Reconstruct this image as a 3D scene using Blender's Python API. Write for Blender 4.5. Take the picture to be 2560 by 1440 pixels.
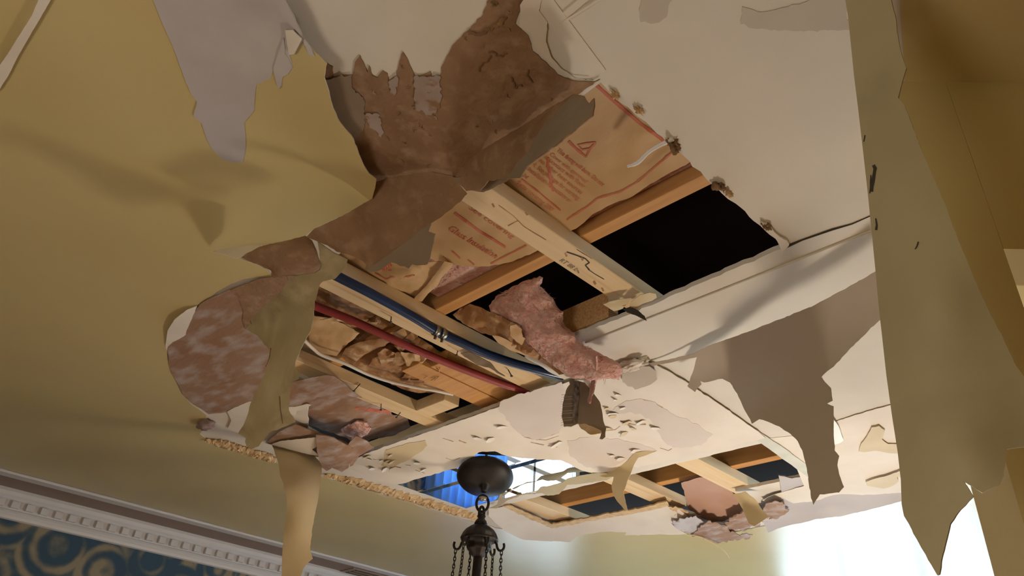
import bpy, bmesh, math, random
import numpy as np
from mathutils import Vector, Matrix, noise
from mathutils.geometry import delaunay_2d_cdt

random.seed(7)
for o in list(bpy.data.objects):
    bpy.data.objects.remove(o, do_unlink=True)
scene = bpy.context.scene
COL = scene.collection

# ------------------------------------------------------------------ camera
# X runs along the furring boards, Y along the joists, Z up; the eye is 1.5 m above the floor,
# the ceiling is 1.0 m above the eye.  Heights "h" below are metres above the eye.
EYE = 1.5
VA, VB = (3640., 2130.), (-912., 1785.)
FPX = math.sqrt(-((VA[0]-1280)*(VB[0]-1280)+(VA[1]-720)*(VB[1]-720)))
_a = np.array([VA[0]-1280, VA[1]-720, FPX]); _a /= np.linalg.norm(_a)
_b = np.array([VB[0]-1280, VB[1]-720, FPX]); _b /= np.linalg.norm(_b)
_n = np.cross(_a, _b); _n /= np.linalg.norm(_n); _b = np.cross(_n, _a)
RM = np.stack([_a, _b, _n])
cam_d = bpy.data.cameras.new('camera'); cam = bpy.data.objects.new('camera', cam_d); COL.objects.link(cam)
cam_d.sensor_width = 36.0; cam_d.lens = FPX/2560*36.0; cam_d.clip_start = 0.02
m = Matrix.Identity(4)
for i in range(3):
    m[i][0] = RM[i][0]; m[i][1] = -RM[i][1]; m[i][2] = -RM[i][2]
m[2][3] = EYE
cam.matrix_world = m
scene.camera = cam

# ------------------------------------------------------------------ light and exposure
scene.view_settings.view_transform = 'Standard'
scene.view_settings.look = 'None'
scene.view_settings.gamma = 1.0
scene.view_settings.use_curve_mapping = False
scene.view_settings.exposure = -0.05
world = bpy.data.worlds.new('daylight'); scene.world = world; world.use_nodes = True
bg = world.node_tree.nodes['Background']
bg.inputs[0].default_value = (0.62, 0.84, 1.0, 1); bg.inputs[1].default_value = 7.5   # hazy bright day outside
LAMP_W = 58.0        # floor lamp
BULB_W = 2.2         # each chandelier bulb
FILL_W = 33.0         # fill lamp added behind the photographer to lift the near ceiling

# ------------------------------------------------------------------ helpers
def ray(x, y):
    return RM @ np.array([x-1280., y-720., FPX])
def PXY(x, y, h=1.0):
    d = ray(x, y); p = d*h/d[2]
    return float(p[0]), float(p[1])
def W(x, y, h):                       # world point seen at a pixel and lying at height h over the eye
    a, b = PXY(x, y, h); return Vector((a, b, h+EYE))
def proj(p):
    c = RM.T @ np.array([p[0], p[1], p[2]-EYE]); return 1280+FPX*c[0]/c[2], 720+FPX*c[1]/c[2]
def Z(x0, y0, s, pts):
    return [(x0+x/s, y0+y/s) for x, y in pts]
C1 = lambda *p: Z(0, 0, 2.0, p)
C2 = lambda *p: Z(700, 0, 2.88, p)
C3 = lambda *p: Z(1300, 0, 2.3222, p)
C4 = lambda *p: Z(1600, 640, 2.1814, p)
C5 = lambda *p: Z(1050, 380, 3.0, p)
C6 = lambda *p: Z(380, 560, 2.3222, p)
C7 = lambda *p: Z(1080, 680, 3.2724, p)
C8 = lambda *p: Z(720, 660, 3.13, p)
D1 = lambda *p: Z(0, 1000, 2.9767, p)
D2 = lambda *p: Z(800, 1060, 3.657, p)
D3 = lambda *p: Z(1200, 1060, 2.8444, p)
D5 = lambda *p: Z(1980, 900, 2.6672, p)
D6 = lambda *p: Z(1420, 520, 3.2, p)
K4 = lambda *p: Z(780, 540, 6.545, p)
K6 = lambda *p: Z(1280, 330, 6.2607, p)

def tag(o, label=None, cat=None, group=None, kind=None):
    if label: o['label'] = label
    if cat: o['category'] = cat
    if group: o['group'] = group
    if kind: o['kind'] = kind
    return o
def link(name, me, mats, parent=None, smooth=False):
    o = bpy.data.objects.new(name, me); COL.objects.link(o)
    if not isinstance(mats, (list, tuple)): mats = [mats]
    for mt in mats: me.materials.append(mt)
    if parent: o.parent = parent
    if smooth:
        for p in me.polygons: p.use_smooth = True
    return o
def empty(name, loc):
    o = bpy.data.objects.new(name, None); o.location = loc; o.empty_display_size = .05; COL.objects.link(o); return o
def setparent(o, p):
    o.parent = p
    o.matrix_parent_inverse = p.matrix_basis.inverted()
    return o
def mesh_from(verts, faces):
    me = bpy.data.meshes.new('m'); me.from_pydata([tuple(v) for v in verts], [], faces); me.validate(); me.update(); return me
def boxmesh(x0, x1, y0, y1, z0, z1, bev=0.0):
    bm = bmesh.new(); bmesh.ops.create_cube(bm, size=1.0)
    for v in bm.verts:
        v.co = Vector((x0+(v.co.x+.5)*(x1-x0), y0+(v.co.y+.5)*(y1-y0), z0+(v.co.z+.5)*(z1-z0)))
    if bev: bmesh.ops.bevel(bm, geom=bm.edges[:], offset=bev, segments=1, affect='EDGES')
    me = bpy.data.meshes.new('m'); bm.to_mesh(me); bm.free(); return me
def box(name, x0, x1, y0, y1, z0, z1, mat, parent=None, bev=0.0):
    return link(name, boxmesh(x0, x1, y0, y1, z0, z1, bev), mat, parent)
def inpoly(x, y, poly):
    r = False; n = len(poly); j = n-1
    for i in range(n):
        xi, yi = poly[i]; xj, yj = poly[j]
        if (yi > y) != (yj > y) and x < (xj-xi)*(y-yi)/(yj-yi)+xi: r = not r
        j = i
    return r
def bdist(x, y, poly):
    b = 1e18; n = len(poly)
    for i in range(n):
        ax, ay = poly[i]; cx, cy = poly[(i+1) % n]
        dx, dy = cx-ax, cy-ay; L = dx*dx+dy*dy
        t = 0 if L == 0 else max(0, min(1, ((x-ax)*dx+(y-ay)*dy)/L))
        b = min(b, (x-ax-t*dx)**2+(y-ay-t*dy)**2)
    return math.sqrt(b)
def jagged(poly, seg, amp, rnd, skip=None):
    out = []; n = len(poly)
    for i in range(n):
        ax, ay = poly[i]; cx, cy = poly[(i+1) % n]
        L = math.hypot(cx-ax, cy-ay); k = max(1, int(L/seg)); k = min(k, 60)
        out.append((ax, ay))
        if L == 0: continue
        nx, ny = -(cy-ay)/L, (cx-ax)/L
        for j in range(1, k):
            t = (j+rnd.uniform(-.25, .25))/k
            a = amp*(noise.noise(Vector((ax+(cx-ax)*t, ay+(cy-ay)*t, 3.1))*.09)*1.3+rnd.uniform(-.5, .5))
            if skip and skip(ax+(cx-ax)*t, ay+(cy-ay)*t): a = 0
            out.append((ax+(cx-ax)*t+nx*a, ay+(cy-ay)*t+ny*a))
    return out
def tri2d(poly, holes, res, rnd):
    pts = []; edges = []
    def addloop(lp):
        s = len(pts); pts.extend(lp); n = len(lp)
        edges.extend((s+i, s+(i+1) % n) for i in range(n))
    addloop(poly)
    for hl in holes: addloop(hl)
    xs = [p[0] for p in poly]; ys = [p[1] for p in poly]
    y = min(ys)+res*.5; row = 0
    while y < max(ys):
        x = min(xs)+res*(.5 if row % 2 else .05)
        while x < max(xs):
            xx = x+rnd.uniform(-.12, .12)*res; yy = y+rnd.uniform(-.12, .12)*res
            if inpoly(xx, yy, poly) and not any(inpoly(xx, yy, h) for h in holes) and bdist(xx, yy, poly) > res*.42:
                pts.append((xx, yy))
            x += res
        y += res*.87; row += 1
    r = delaunay_2d_cdt([Vector(p) for p in pts], edges, [], 0, 1e-5)
    vs = [(v.x, v.y) for v in r[0]]; fs = []
    for f in r[2]:
        cx = sum(vs[i][0] for i in f)/len(f); cy = sum(vs[i][1] for i in f)/len(f)
        if inpoly(cx, cy, poly) and not any(inpoly(cx, cy, h) for h in holes): fs.append(list(f))
    used = sorted({i for f in fs for i in f}); mp = {i: k for k, i in enumerate(used)}
    return [vs[i] for i in used], [[mp[i] for i in f] for f in fs]
def invdepth(x, y, spec):
    d = ray(x, y)
    if isinstance(spec, tuple):
        if spec[0] == 'fn': return d[2]/spec[1](x, y)
        if spec[0] == 'r': return math.hypot(d[0], d[1])/spec[1]
    return d[2]/spec
def make_field(ctrl):
    if not isinstance(ctrl, list):
        return lambda x, y: invdepth(x, y, ctrl)
    P_ = np.array([[c[0]/1000., c[1]/1000.] for c in ctrl]); s = np.array([invdepth(*c) for c in ctrl]); n = len(ctrl)
    def U(r2): return np.where(r2 > 1e-12, r2*np.log(np.maximum(r2, 1e-12)), 0)
    A = np.zeros((n+3, n+3)); d2 = ((P_[:, None]-P_[None])**2).sum(2)
    A[:n, :n] = U(d2)+np.eye(n)*1e-4; A[:n, n] = 1; A[:n, n+1:] = P_; A[n, :n] = 1; A[n+1:, :n] = P_.T
    w = np.linalg.lstsq(A, np.concatenate([s, np.zeros(3)]), rcond=None)[0]
    def f(x, y):
        q = np.array([x/1000., y/1000.])
        return float(U(((P_-q)**2).sum(1)) @ w[:n]+w[n]+w[n+1:] @ q)
    return f
def surface(ctrl, wr=None, puff=None, poly=None, seed=0.0, hmax=None):
    if isinstance(ctrl, tuple) and ctrl[0] == 'on':
        return lambda x, y, off=0.0: ctrl[1](x, y, ctrl[2]+off)
    f = make_field(ctrl)
    def S(x, y, off=0.0):
        d = ray(x, y); t = 1.0/f(x, y); p = Vector(d*t)
        k = 0.0
        if wr:
            for w_ in wr:
                amp, sc = w_[:2]; nv = noise.noise(Vector((p.x*sc+seed, p.y*sc-seed*.7, p.z*sc)))
                k += amp*nv if len(w_) == 2 else amp*(1-4*abs(nv))
        if puff:
            b = min(1.0, bdist(x, y, poly)/puff[1]); k += puff[0]*math.sqrt(max(0, 1-(1-b)**2))
        p = p-Vector(d).normalized()*k
        if hmax and p.z > hmax: p *= hmax/p.z
        p = p-Vector(d).normalized()*off
        return Vector((p.x, p.y, p.z+EYE))
    return S
def sheet(name, poly, ctrl, mats, thick=.0015, res=24, jag=0.0, seg=9, wr=None, holes=(), parent=None, puff=None, seed=1, skip=None, smooth=True, back=0.0, hmax=None):
    """a sheet whose outline is seen as poly; ctrl says how high (or how far) it hangs; it has its own thickness."""
    rnd = random.Random(seed)
    if jag: poly = jagged(poly, seg, jag, rnd, skip)
    holes = [jagged(h, seg, jag, rnd) if jag else h for h in holes]
    v2, fs = tri2d(poly, holes, res, rnd)
    S = surface(ctrl, wr, puff, poly, seed*1.37, hmax)
    vs = [S(x, y) for x, y in v2]; n = len(vs)
    if not isinstance(mats, (list, tuple)): mats = [mats]
    bm = bmesh.new(); bv = [bm.verts.new(v) for v in vs]
    eye = Vector((0, 0, EYE)); fl = []
    for f in fs:
        a, b, c = vs[f[0]], vs[f[1]], vs[f[2]]
        nn = (b-a).cross(c-a)
        if nn.dot(eye-a) < 0: f = f[::-1]
        try: fl.append(bm.faces.new([bv[i] for i in f]))
        except ValueError: pass
    bm.normal_update()
    tv = []
    for i, v in enumerate(bv):
        t = thick
        if back: t += back*min(1.0, bdist(v2[i][0], v2[i][1], poly)/40.0)
        tv.append(bm.verts.new(v.co-v.normal*t))
    idx = {v: i for i, v in enumerate(bv)}
    bnd = [e for e in bm.edges if len(e.link_faces) == 1]
    for f in fl:
        g = bm.faces.new([tv[idx[v]] for v in reversed(f.verts)]); g.material_index = 1 if len(mats) > 1 else 0
    for e in bnd:
        f = e.link_faces[0]; lv = list(f.verts); k = lv.index(e.verts[0])
        a, b = (e.verts[0], e.verts[1]) if lv[(k+1) % len(lv)] == e.verts[1] else (e.verts[1], e.verts[0])
        g = bm.faces.new([b, a, tv[idx[a]], tv[idx[b]]]); g.material_index = 2 if len(mats) > 2 else 0
    for f in bm.faces: f.smooth = smooth
    for e in bm.edges:
        if len(e.link_faces) == 2 and e.calc_face_angle(0) > .9: e.smooth = False
    me = bpy.data.meshes.new('m'); bm.to_mesh(me); bm.free()
    o = link(name, me, list(mats), parent); o['_s'] = 0; del o['_s']
    return o, S
def slab(name, poly, holes, z0, z1, mat, parent=None, res=.35, jag=0.0, seg=.03):
    rnd = random.Random(5)
    if jag: holes = [jagged(h, seg, jag, rnd) for h in holes]
    v2, fs = tri2d(poly, holes, res, rnd); n = len(v2); cnt = {}
    F = []; V = [(x, y, z0) for x, y in v2]+[(x, y, z1) for x, y in v2]
    for f in fs:
        ar = sum(v2[f[i]][0]*v2[f[(i+1) % len(f)]][1]-v2[f[(i+1) % len(f)]][0]*v2[f[i]][1] for i in range(len(f)))
        if ar < 0: f = f[::-1]
        F.append(tuple(f[::-1])); F.append(tuple(i+n for i in f))
        for i in range(len(f)):
            cnt[(f[i], f[(i+1) % len(f)])] = 1
    for (a, b) in cnt:
        if (b, a) not in cnt: F.append((a, b, b+n, a+n))
    return link(name, mesh_from(V, F), mat, parent)
def tube(name, pts, r, mat, parent=None, sides=10, caps=True, smooth_n=0):
    pts = [Vector(p) for p in pts]
    if smooth_n:
        out = []
        for i in range(len(pts)-1):
            p0 = pts[max(i-1, 0)]; p1 = pts[i]; p2 = pts[i+1]; p3 = pts[min(i+2, len(pts)-1)]
            for k in range(smooth_n):
                t = k/smooth_n
                out.append(.5*((2*p1)+(p2-p0)*t+(2*p0-5*p1+4*p2-p3)*t*t+(3*p1-p0-3*p2+p3)*t**3))
        pts = out+[pts[-1]]
    V = []; F = []; up = Vector((.13, .29, 1)); n = len(pts)
    for i, p in enumerate(pts):
        d = (pts[min(i+1, n-1)]-pts[max(i-1, 0)]).normalized()
        s = d.cross(up)
        if s.length < .05: s = d.cross(Vector((1, 0, 0)))
        s.normalize(); u = s.cross(d)
        rr = r[i*len(r)//n] if isinstance(r, (list, tuple)) else r
        for k in range(sides):
            a = 2*math.pi*k/sides; V.append(p+s*math.cos(a)*rr+u*math.sin(a)*rr)
    for i in range(n-1):
        for k in range(sides):
            F.append((i*sides+k, i*sides+(k+1) % sides, (i+1)*sides+(k+1) % sides, (i+1)*sides+k))
    if caps:
        F.append(tuple(range(sides))[::-1]); F.append(tuple((n-1)*sides+k for k in range(sides)))
    return link(name, mesh_from(V, F), mat, parent, True)
def tubes_mesh(paths, r, sides=8):
    V = []; F = []
    for pts in paths:
        o = tube('tmp', pts, r, MAT_TMP, sides=sides); me = o.data; b = len(V)
        V += [v.co.copy() for v in me.vertices]; F += [tuple(i+b for i in p.vertices) for p in me.polygons]
        bpy.data.objects.remove(o); bpy.data.meshes.remove(me)
    return mesh_from(V, F)
def lathe(name, prof, mat, parent=None, seg=40, loc=(0, 0, 0), tilt=None, flute=0):
    V = []; F = []
    for i, (r, z) in enumerate(prof):
        for k in range(seg):
            a = 2*math.pi*k/seg; rr = r*(1+(flute*math.cos(a*12) if flute else 0)); V.append(Vector((rr*math.cos(a), rr*math.sin(a), z)))
    for i in range(len(prof)-1):
        for k in range(seg):
            F.append((i*seg+k, i*seg+(k+1) % seg, (i+1)*seg+(k+1) % seg, (i+1)*seg+k))
    F.append(tuple(range(seg))[::-1]); F.append(tuple((len(prof)-1)*seg+k for k in range(seg)))
    M = Matrix.Translation(loc)
    if tilt: M = M @ tilt
    me = mesh_from([M @ v for v in V], F)
    bm = bmesh.new(); bm.from_mesh(me); bmesh.ops.recalc_face_normals(bm, faces=bm.faces); bm.to_mesh(me); bm.free()
    return link(name, me, mat, parent, True)
def lump(name, p, size, mat, parent=None, seed=0, flat=(1, 1, .6), rough=.5, sub=3):
    bm = bmesh.new(); bmesh.ops.create_icosphere(bm, subdivisions=sub, radius=1)
    for v in bm.verts:
        q = v.co*1.7+Vector((seed*3.1, seed*1.7, seed))
        k = 1+rough*(noise.noise(q)+.6*noise.noise(q*2.3)+.35*noise.noise(q*5))
        v.co = Vector((v.co.x*k*flat[0]*size, v.co.y*k*flat[1]*size, v.co.z*k*flat[2]*size))+Vector(p)
    me = bpy.data.meshes.new('m'); bm.to_mesh(me); bm.free()
    return link(name, me, mat, parent, True)
def ribbon(name, pts, S, w, mat, parent=None, off=.0012):
    """flat print: a narrow stripe lying on the sheet S"""
    out = []
    for i in range(len(pts)-1):
        for k in range(6):
            t = k/6; out.append((pts[i][0]+(pts[i+1][0]-pts[i][0])*t, pts[i][1]+(pts[i+1][1]-pts[i][1])*t))
    out.append(pts[-1]); V = []; F = []
    for i, p in enumerate(out):
        a = out[max(0, i-1)]; b = out[min(len(out)-1, i+1)]; dx, dy = b[0]-a[0], b[1]-a[1]; L = math.hypot(dx, dy)
        nx, ny = -dy/L, dx/L; q = S(p[0], p[1]); sc = w*FPX/max(.3, (q-Vector((0, 0, EYE))).length)/2
        sc *= .8+.4*noise.noise(Vector((p[0]*.05, p[1]*.05, 1)))
        V.append(S(p[0]+nx*sc, p[1]+ny*sc, off)); V.append(S(p[0]-nx*sc, p[1]-ny*sc, off))
    for i in range(len(out)-1): F.append((2*i, 2*i+1, 2*i+3, 2*i+2))
    me = mesh_from(V, F)
    eye = Vector((0, 0, EYE))
    if me.polygons[0].normal.dot(eye-me.vertices[0].co) < 0: me.flip_normals()
    return link(name, me, mat, parent)
def print_text(name, body, a, b, S, mat, parent, off=.0012, hgt=1.0, bold=0.0):
    """lettering that runs on sheet S from pixel a to pixel b, feet towards +Y"""
    cu = bpy.data.curves.new('t', 'FONT'); cu.body = body; cu.size = 1.0; cu.offset = bold; cu.resolution_u = 3
    ob = bpy.data.objects.new('t', cu); COL.objects.link(ob)
    dg = bpy.context.evaluated_depsgraph_get(); me = bpy.data.meshes.new_from_object(ob.evaluated_get(dg))
    bpy.data.objects.remove(ob)
    bm = bmesh.new(); bm.from_mesh(me)
    for _ in range(3):
        long = [e for e in bm.edges if e.calc_length() > .25]
        if long: bmesh.ops.subdivide_edges(bm, edges=long, cuts=1)
    bmesh.ops.triangulate(bm, faces=bm.faces)
    wd = max(v.co.x for v in bm.verts)
    pa = S(*a); pb = S(*b); L = math.hypot(pb.x-pa.x, pb.y-pa.y); s = L/wd
    dx, dy = (pb.x-pa.x)/L, (pb.y-pa.y)/L
    for v in bm.verts:
        u, w = v.co.x*s, v.co.y*s*hgt
        t = u/L; z = pa.z+(pb.z-pa.z)*t
        q = Vector((pa.x+dx*u+dy*w, pa.y+dy*u-dx*w, z))
        v.co = S(*proj(q), off)
    eye = Vector((0, 0, EYE))
    bm.normal_update()
    for f in bm.faces:
        if f.normal.dot(eye-f.verts[0].co) < 0: f.normal_flip()
    bm.to_mesh(me); bm.free()
    return link(name, me, mat, parent)

# ------------------------------------------------------------------ materials
def mat(name, col, col2=None, scale=6.0, rough=.7, bump=0.0, bscale=60., spec=.3, detail=5, lo=.35, hi=.65, stretch=None, metal=0.0, col3=None, scale3=30., lo3=.55, hi3=.7, trans=0.0, bdist=.004):
    mt = bpy.data.materials.new(name); mt.use_nodes = True; nt = mt.node_tree; N = nt.nodes; Lk = nt.links
    b = N['Principled BSDF']; b.inputs['Roughness'].default_value = rough; b.inputs['Specular IOR Level'].default_value = spec; b.inputs['Metallic'].default_value = metal
    b.inputs['Base Color'].default_value = (*col, 1)
    tc = N.new('ShaderNodeTexCoord'); mp = N.new('ShaderNodeMapping'); Lk.new(tc.outputs['Object'], mp.inputs[0])
    if stretch: mp.inputs['Scale'].default_value = stretch
    last = None
    if col2:
        nz = N.new('ShaderNodeTexNoise'); nz.inputs['Scale'].default_value = scale; nz.inputs['Detail'].default_value = detail
        Lk.new(mp.outputs[0], nz.inputs[0])
        rp = N.new('ShaderNodeValToRGB'); rp.color_ramp.elements[0].position = lo; rp.color_ramp.elements[1].position = hi
        rp.color_ramp.elements[0].color = (*col, 1); rp.color_ramp.elements[1].color = (*col2, 1)
        Lk.new(nz.outputs[0], rp.inputs[0]); last = rp.outputs[0]
    if col3:
        nz = N.new('ShaderNodeTexNoise'); nz.inputs['Scale'].default_value = scale3; nz.inputs['Detail'].default_value = 6
        Lk.new(mp.outputs[0], nz.inputs[0])
        rp = N.new('ShaderNodeValToRGB'); rp.color_ramp.elements[0].position = lo3; rp.color_ramp.elements[1].position = hi3
        Lk.new(nz.outputs[0], rp.inputs[0])
        mx = N.new('ShaderNodeMix'); mx.data_type = 'RGBA'; Lk.new(rp.outputs[0], mx.inputs[0])
        if last: Lk.new(last, mx.inputs[6])
        else: mx.inputs[6].default_value = (*col, 1)
        mx.inputs[7].default_value = (*col3, 1); last = mx.outputs[2]
    if last: Lk.new(last, b.inputs['Base Color'])
    if bump:
        nz = N.new('ShaderNodeTexNoise'); nz.inputs['Scale'].default_value = bscale; nz.inputs['Detail'].default_value = 6
        Lk.new(mp.outputs[0], nz.inputs[0])
        bp = N.new('ShaderNodeBump'); bp.inputs['Strength'].default_value = bump; bp.inputs['Distance'].default_value = bdist
        Lk.new(nz.outputs[0], bp.inputs['Height']); Lk.new(bp.outputs[0], b.inputs['Normal'])
    if trans:
        tr = N.new('ShaderNodeBsdfTranslucent'); mx = N.new('ShaderNodeMixShader'); mx.inputs[0].default_value = trans
        if last: Lk.new(last, tr.inputs[0])
        else: tr.inputs[0].default_value = (*col, 1)
        out = N['Material Output']; Lk.new(b.outputs[0], mx.inputs[1]); Lk.new(tr.outputs[0], mx.inputs[2]); Lk.new(mx.outputs[0], out.inputs[0])
    return mt
MAT_TMP = bpy.data.materials.new('tmp')
M = {}
M['yellow'] = mat('yellow_ceiling_paint', (.64, .53, .27), (.60, .49, .24), 2.5, .30, .06, 180, .5)
M['yellow_film'] = mat('yellow_paint_film', (.50, .44, .285), (.45, .395, .25), 5, .6, .12, 60, .3, trans=.05, col3=(.40, .345, .24), scale3=9, lo3=.55, hi3=.8)
M['olive'] = mat('olive_streaked_flap', (.44, .375, .235), (.34, .28, .165), 5, .7, .25, 50, .2, col3=(.27, .21, .12), scale3=6, lo3=.52, hi3=.75, stretch=(3, 3, .6))  # olive with darker streaks at random
M['cream_film'] = mat('cream_paint_film', (.72, .60, .38), (.66, .54, .33), 8, .6, .1, 80, .3, trans=.08)
M['white'] = mat('white_drywall', (.76, .72, .66), (.70, .66, .60), 3.0, .75, .08, 120, .25, col3=(.62, .58, .52), scale3=1.7, lo3=.5, hi3=.75)
M['white_film'] = mat('white_primer_film', (.80, .75, .69), (.74, .68, .61), 6, .7, .15, 70, .25)
M['lav_brown'] = mat('lavender_brown_paper', (.40, .33, .31), (.32, .24, .20), 14, .85, .3, 60, .15, col3=(.27, .16, .09), scale3=20, lo3=.55, hi3=.62)
M['island'] = mat('pinkish_primer', (.70, .635, .60), (.66, .60, .565), 8, .7, .1, 90, .25)
M['lav'] = mat('lavender_primer', (.55, .52, .54), (.49, .46, .48), 4, .7, .08, 120, .25, col3=(.60, .57, .57), scale3=3)
M['brown'] = mat('brown_drywall_paper', (.33, .205, .125), (.25, .15, .088), 9, .88, .8, 38, .12, col3=(.41, .28, .19), scale3=34, lo3=.5, hi3=.8, bdist=.007)
M['brown_dark'] = mat('dark_brown_paper', (.22, .13, .065), (.15, .09, .045), 9, .8, .4, 40, .2, col3=(.40, .24, .10), scale3=11, lo3=.6, hi3=.72)  # darker brown than the stripped paper
M['brown_lav'] = mat('stripped_brown_paper', (.36, .235, .17), (.32, .19, .125), 8, .85, .5, 50, .15, col3=(.46, .385, .37), scale3=26, lo3=.45, hi3=.68, stretch=(1, .4, 1))
M['grey_paper'] = mat('grey_gypsum_paper', (.30, .235, .175), (.25, .19, .135), 9, .85, .25, 70, .15)
M['grey_film'] = mat('grey_back_of_paint', (.56, .49, .42), (.51, .445, .38), 5, .7, .1, 90, .2, trans=.05)
M['kraft'] = mat('kraft_facing', (.66, .44, .23), (.58, .37, .18), 6, .6, .35, 35, .35, trans=.05)
M['kraft_pink'] = mat('pinkish_kraft', (.56, .37, .29), (.50, .31, .24), 5, .7, .3, 50, .2)
M['taupe'] = mat('taupe_primer', (.62, .57, .50), (.58, .53, .465), 4, .75, .06, 100, .2)
M['kraft_dark'] = mat('old_or_shaded_kraft', (.46, .25, .115), (.30, .15, .065), 13, .6, .8, 40, .3, col3=(.62, .44, .26), scale3=22, lo3=.52, hi3=.68, bdist=.008)  # darker kraft; also carries the shadow tone of the tuft backing
M['ink'] = mat('red_print', (.55, .13, .07), (.62, .2, .12), 40, .6)
M['stamp'] = mat('grey_stamp_ink', (.2, .17, .13))
M['wood'] = mat('pale_spruce', (.80, .62, .38), (.74, .54, .31), 5, .6, .12, 60, .3, stretch=(.6, 9, 9), col3=(.60, .40, .2), scale3=5, lo3=.62, hi3=.75)
M['joist'] = mat('orange_joist_wood', (.68, .37, .135), (.56, .28, .095), 5, .6, .12, 60, .3, stretch=(9, .6, 9))
M['endgrain'] = mat('end_grain', (.74, .50, .26), (.55, .32, .14), 18, .6, .1, 80, .3, stretch=(1, 8, 8))
M['dark'] = mat('void_dark_subfloor', (.018, .009, .008), (.012, .007, .006), 6, .9, spec=.05)  # near-black: darkness of the unlit void put into the colour
M['pink'] = mat('pink_fibreglass', (.90, .58, .51), (.80, .43, .37), 22, .9, 1.0, 55, .2, col3=(.92, .70, .65), scale3=45, lo3=.5, hi3=.72, trans=.15, bdist=.02, stretch=(1, 1, 2))
M['blue'] = mat('blue_pipe', (.011, .032, .10), (.014, .042, .13), 20, .28, 0, 60, .45)
M['red'] = mat('red_pipe', (.36, .055, .06), (.30, .045, .05), 20, .35, 0, 60, .5)
M['cable'] = mat('white_cable', (.78, .72, .66), None, rough=.5)
M['nail'] = mat('nail_steel', (.10, .08, .07), None, rough=.4, metal=.6)
M['steel'] = mat('grey_steel', (.35, .33, .3), None, rough=.35, metal=.9)
M['bronze'] = mat('dark_bronze', (.006, .005, .006), (.014, .010, .009), 30, .45, .1, 80, .25)
M['mirror'] = mat('mirror_glass', (.86, .88, .9), None, rough=.015, metal=1.0)
M['crumb'] = mat('crumbled_plaster', (.74, .58, .38), (.60, .42, .24), 40, .9, .9, 90, .1)
M['trim'] = mat('white_trim_paint', (.70, .70, .74), (.66, .66, .70), 6, .45, .03, 60, .4)
M['mauve'] = mat('mauve_band_paint', (.33, .25, .22), (.30, .225, .20), 4, .6)
M['tape'] = mat('green_white_joint_tape', (.66, .68, .62), (.58, .60, .54), 12, .7, .1, 80)
M['mesh'] = mat('dark_fibre_mesh_tape', (.10, .08, .07), (.30, .26, .22), 120, .8, stretch=(1, 1, .3))
M['chunk'] = mat('purple_grey_gypsum', (.38, .29, .30), (.30, .22, .23), 20, .9, .6, 60)
M['soot'] = mat('scuff_grime', (.06, .05, .04), None, rough=.9)
M['curtain'] = mat('blue_curtain', (.34, .58, .92), (.28, .5, .86), 8, .8, trans=.6)
M['floor'] = mat('oak_floor', (.33, .19, .09), (.27, .15, .07), 4, .4, .05, 60, .4, stretch=(1, 8, 1))
M['leaf'] = mat('leaf_green', (.16, .30, .06), (.3, .4, .1), 12, .6)
M['siding'] = mat('cream_siding', (.75, .66, .48), None)
M['shade'] = mat('lamp_shade_cloth', (.8, .7, .5), None, trans=.5)
glass = bpy.data.materials.new('window_glass'); glass.use_nodes = True
gb = glass.node_tree.nodes['Principled BSDF']; gb.inputs['Transmission Weight'].default_value = 1.0; gb.inputs['Roughness'].default_value = 0; gb.inputs['IOR'].default_value = 1.02
def emis(name, col, s):
    mt = bpy.data.materials.new(name); mt.use_nodes = True; b = mt.node_tree.nodes['Principled BSDF']
    b.inputs['Emission Color'].default_value = (*col, 1); b.inputs['Emission Strength'].default_value = s; return mt
M['bulb'] = emis('lit_bulb', (1, .66, .36), 12)
# blue and cream scroll wallpaper
wp = bpy.data.materials.new('scroll_wallpaper'); wp.use_nodes = True; nt = wp.node_tree; N = nt.nodes; Lk = nt.links
tc = N.new('ShaderNodeTexCoord'); vor = N.new('ShaderNodeTexVoronoi'); vor.inputs['Scale'].default_value = 5.0; Lk.new(tc.outputs['Object'], vor.inputs[0])
mth = N.new('ShaderNodeMath'); mth.operation = 'MULTIPLY'; mth.inputs[1].default_value = 22.0; Lk.new(vor.outputs['Distance'], mth.inputs[0])
sn = N.new('ShaderNodeMath'); sn.operation = 'SINE'; Lk.new(mth.outputs[0], sn.inputs[0])
nz = N.new('ShaderNodeTexNoise'); nz.inputs['Scale'].default_value = 4.5; nz.inputs['Detail'].default_value = 4; Lk.new(tc.outputs['Object'], nz.inputs[0])
ad = N.new('ShaderNodeMath'); ad.operation = 'MULTIPLY_ADD'; Lk.new(sn.outputs[0], ad.inputs[0]); ad.inputs[1].default_value = .10; Lk.new(nz.outputs[0], ad.inputs[2])
rp = N.new('ShaderNodeValToRGB'); e = rp.color_ramp.elements; e[0].position = .42; e[0].color = (.02, .065, .12, 1); e[1].position = .62; e[1].color = (.27, .23, .165, 1)
e2 = e.new(.50); e2.color = (.07, .10, .12, 1); Lk.new(ad.outputs[0], rp.inputs[0])
Lk.new(rp.outputs[0], N['Principled BSDF'].inputs['Base Color']); N['Principled BSDF'].inputs['Roughness'].default_value = .6
M['wallpaper'] = wp

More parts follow.
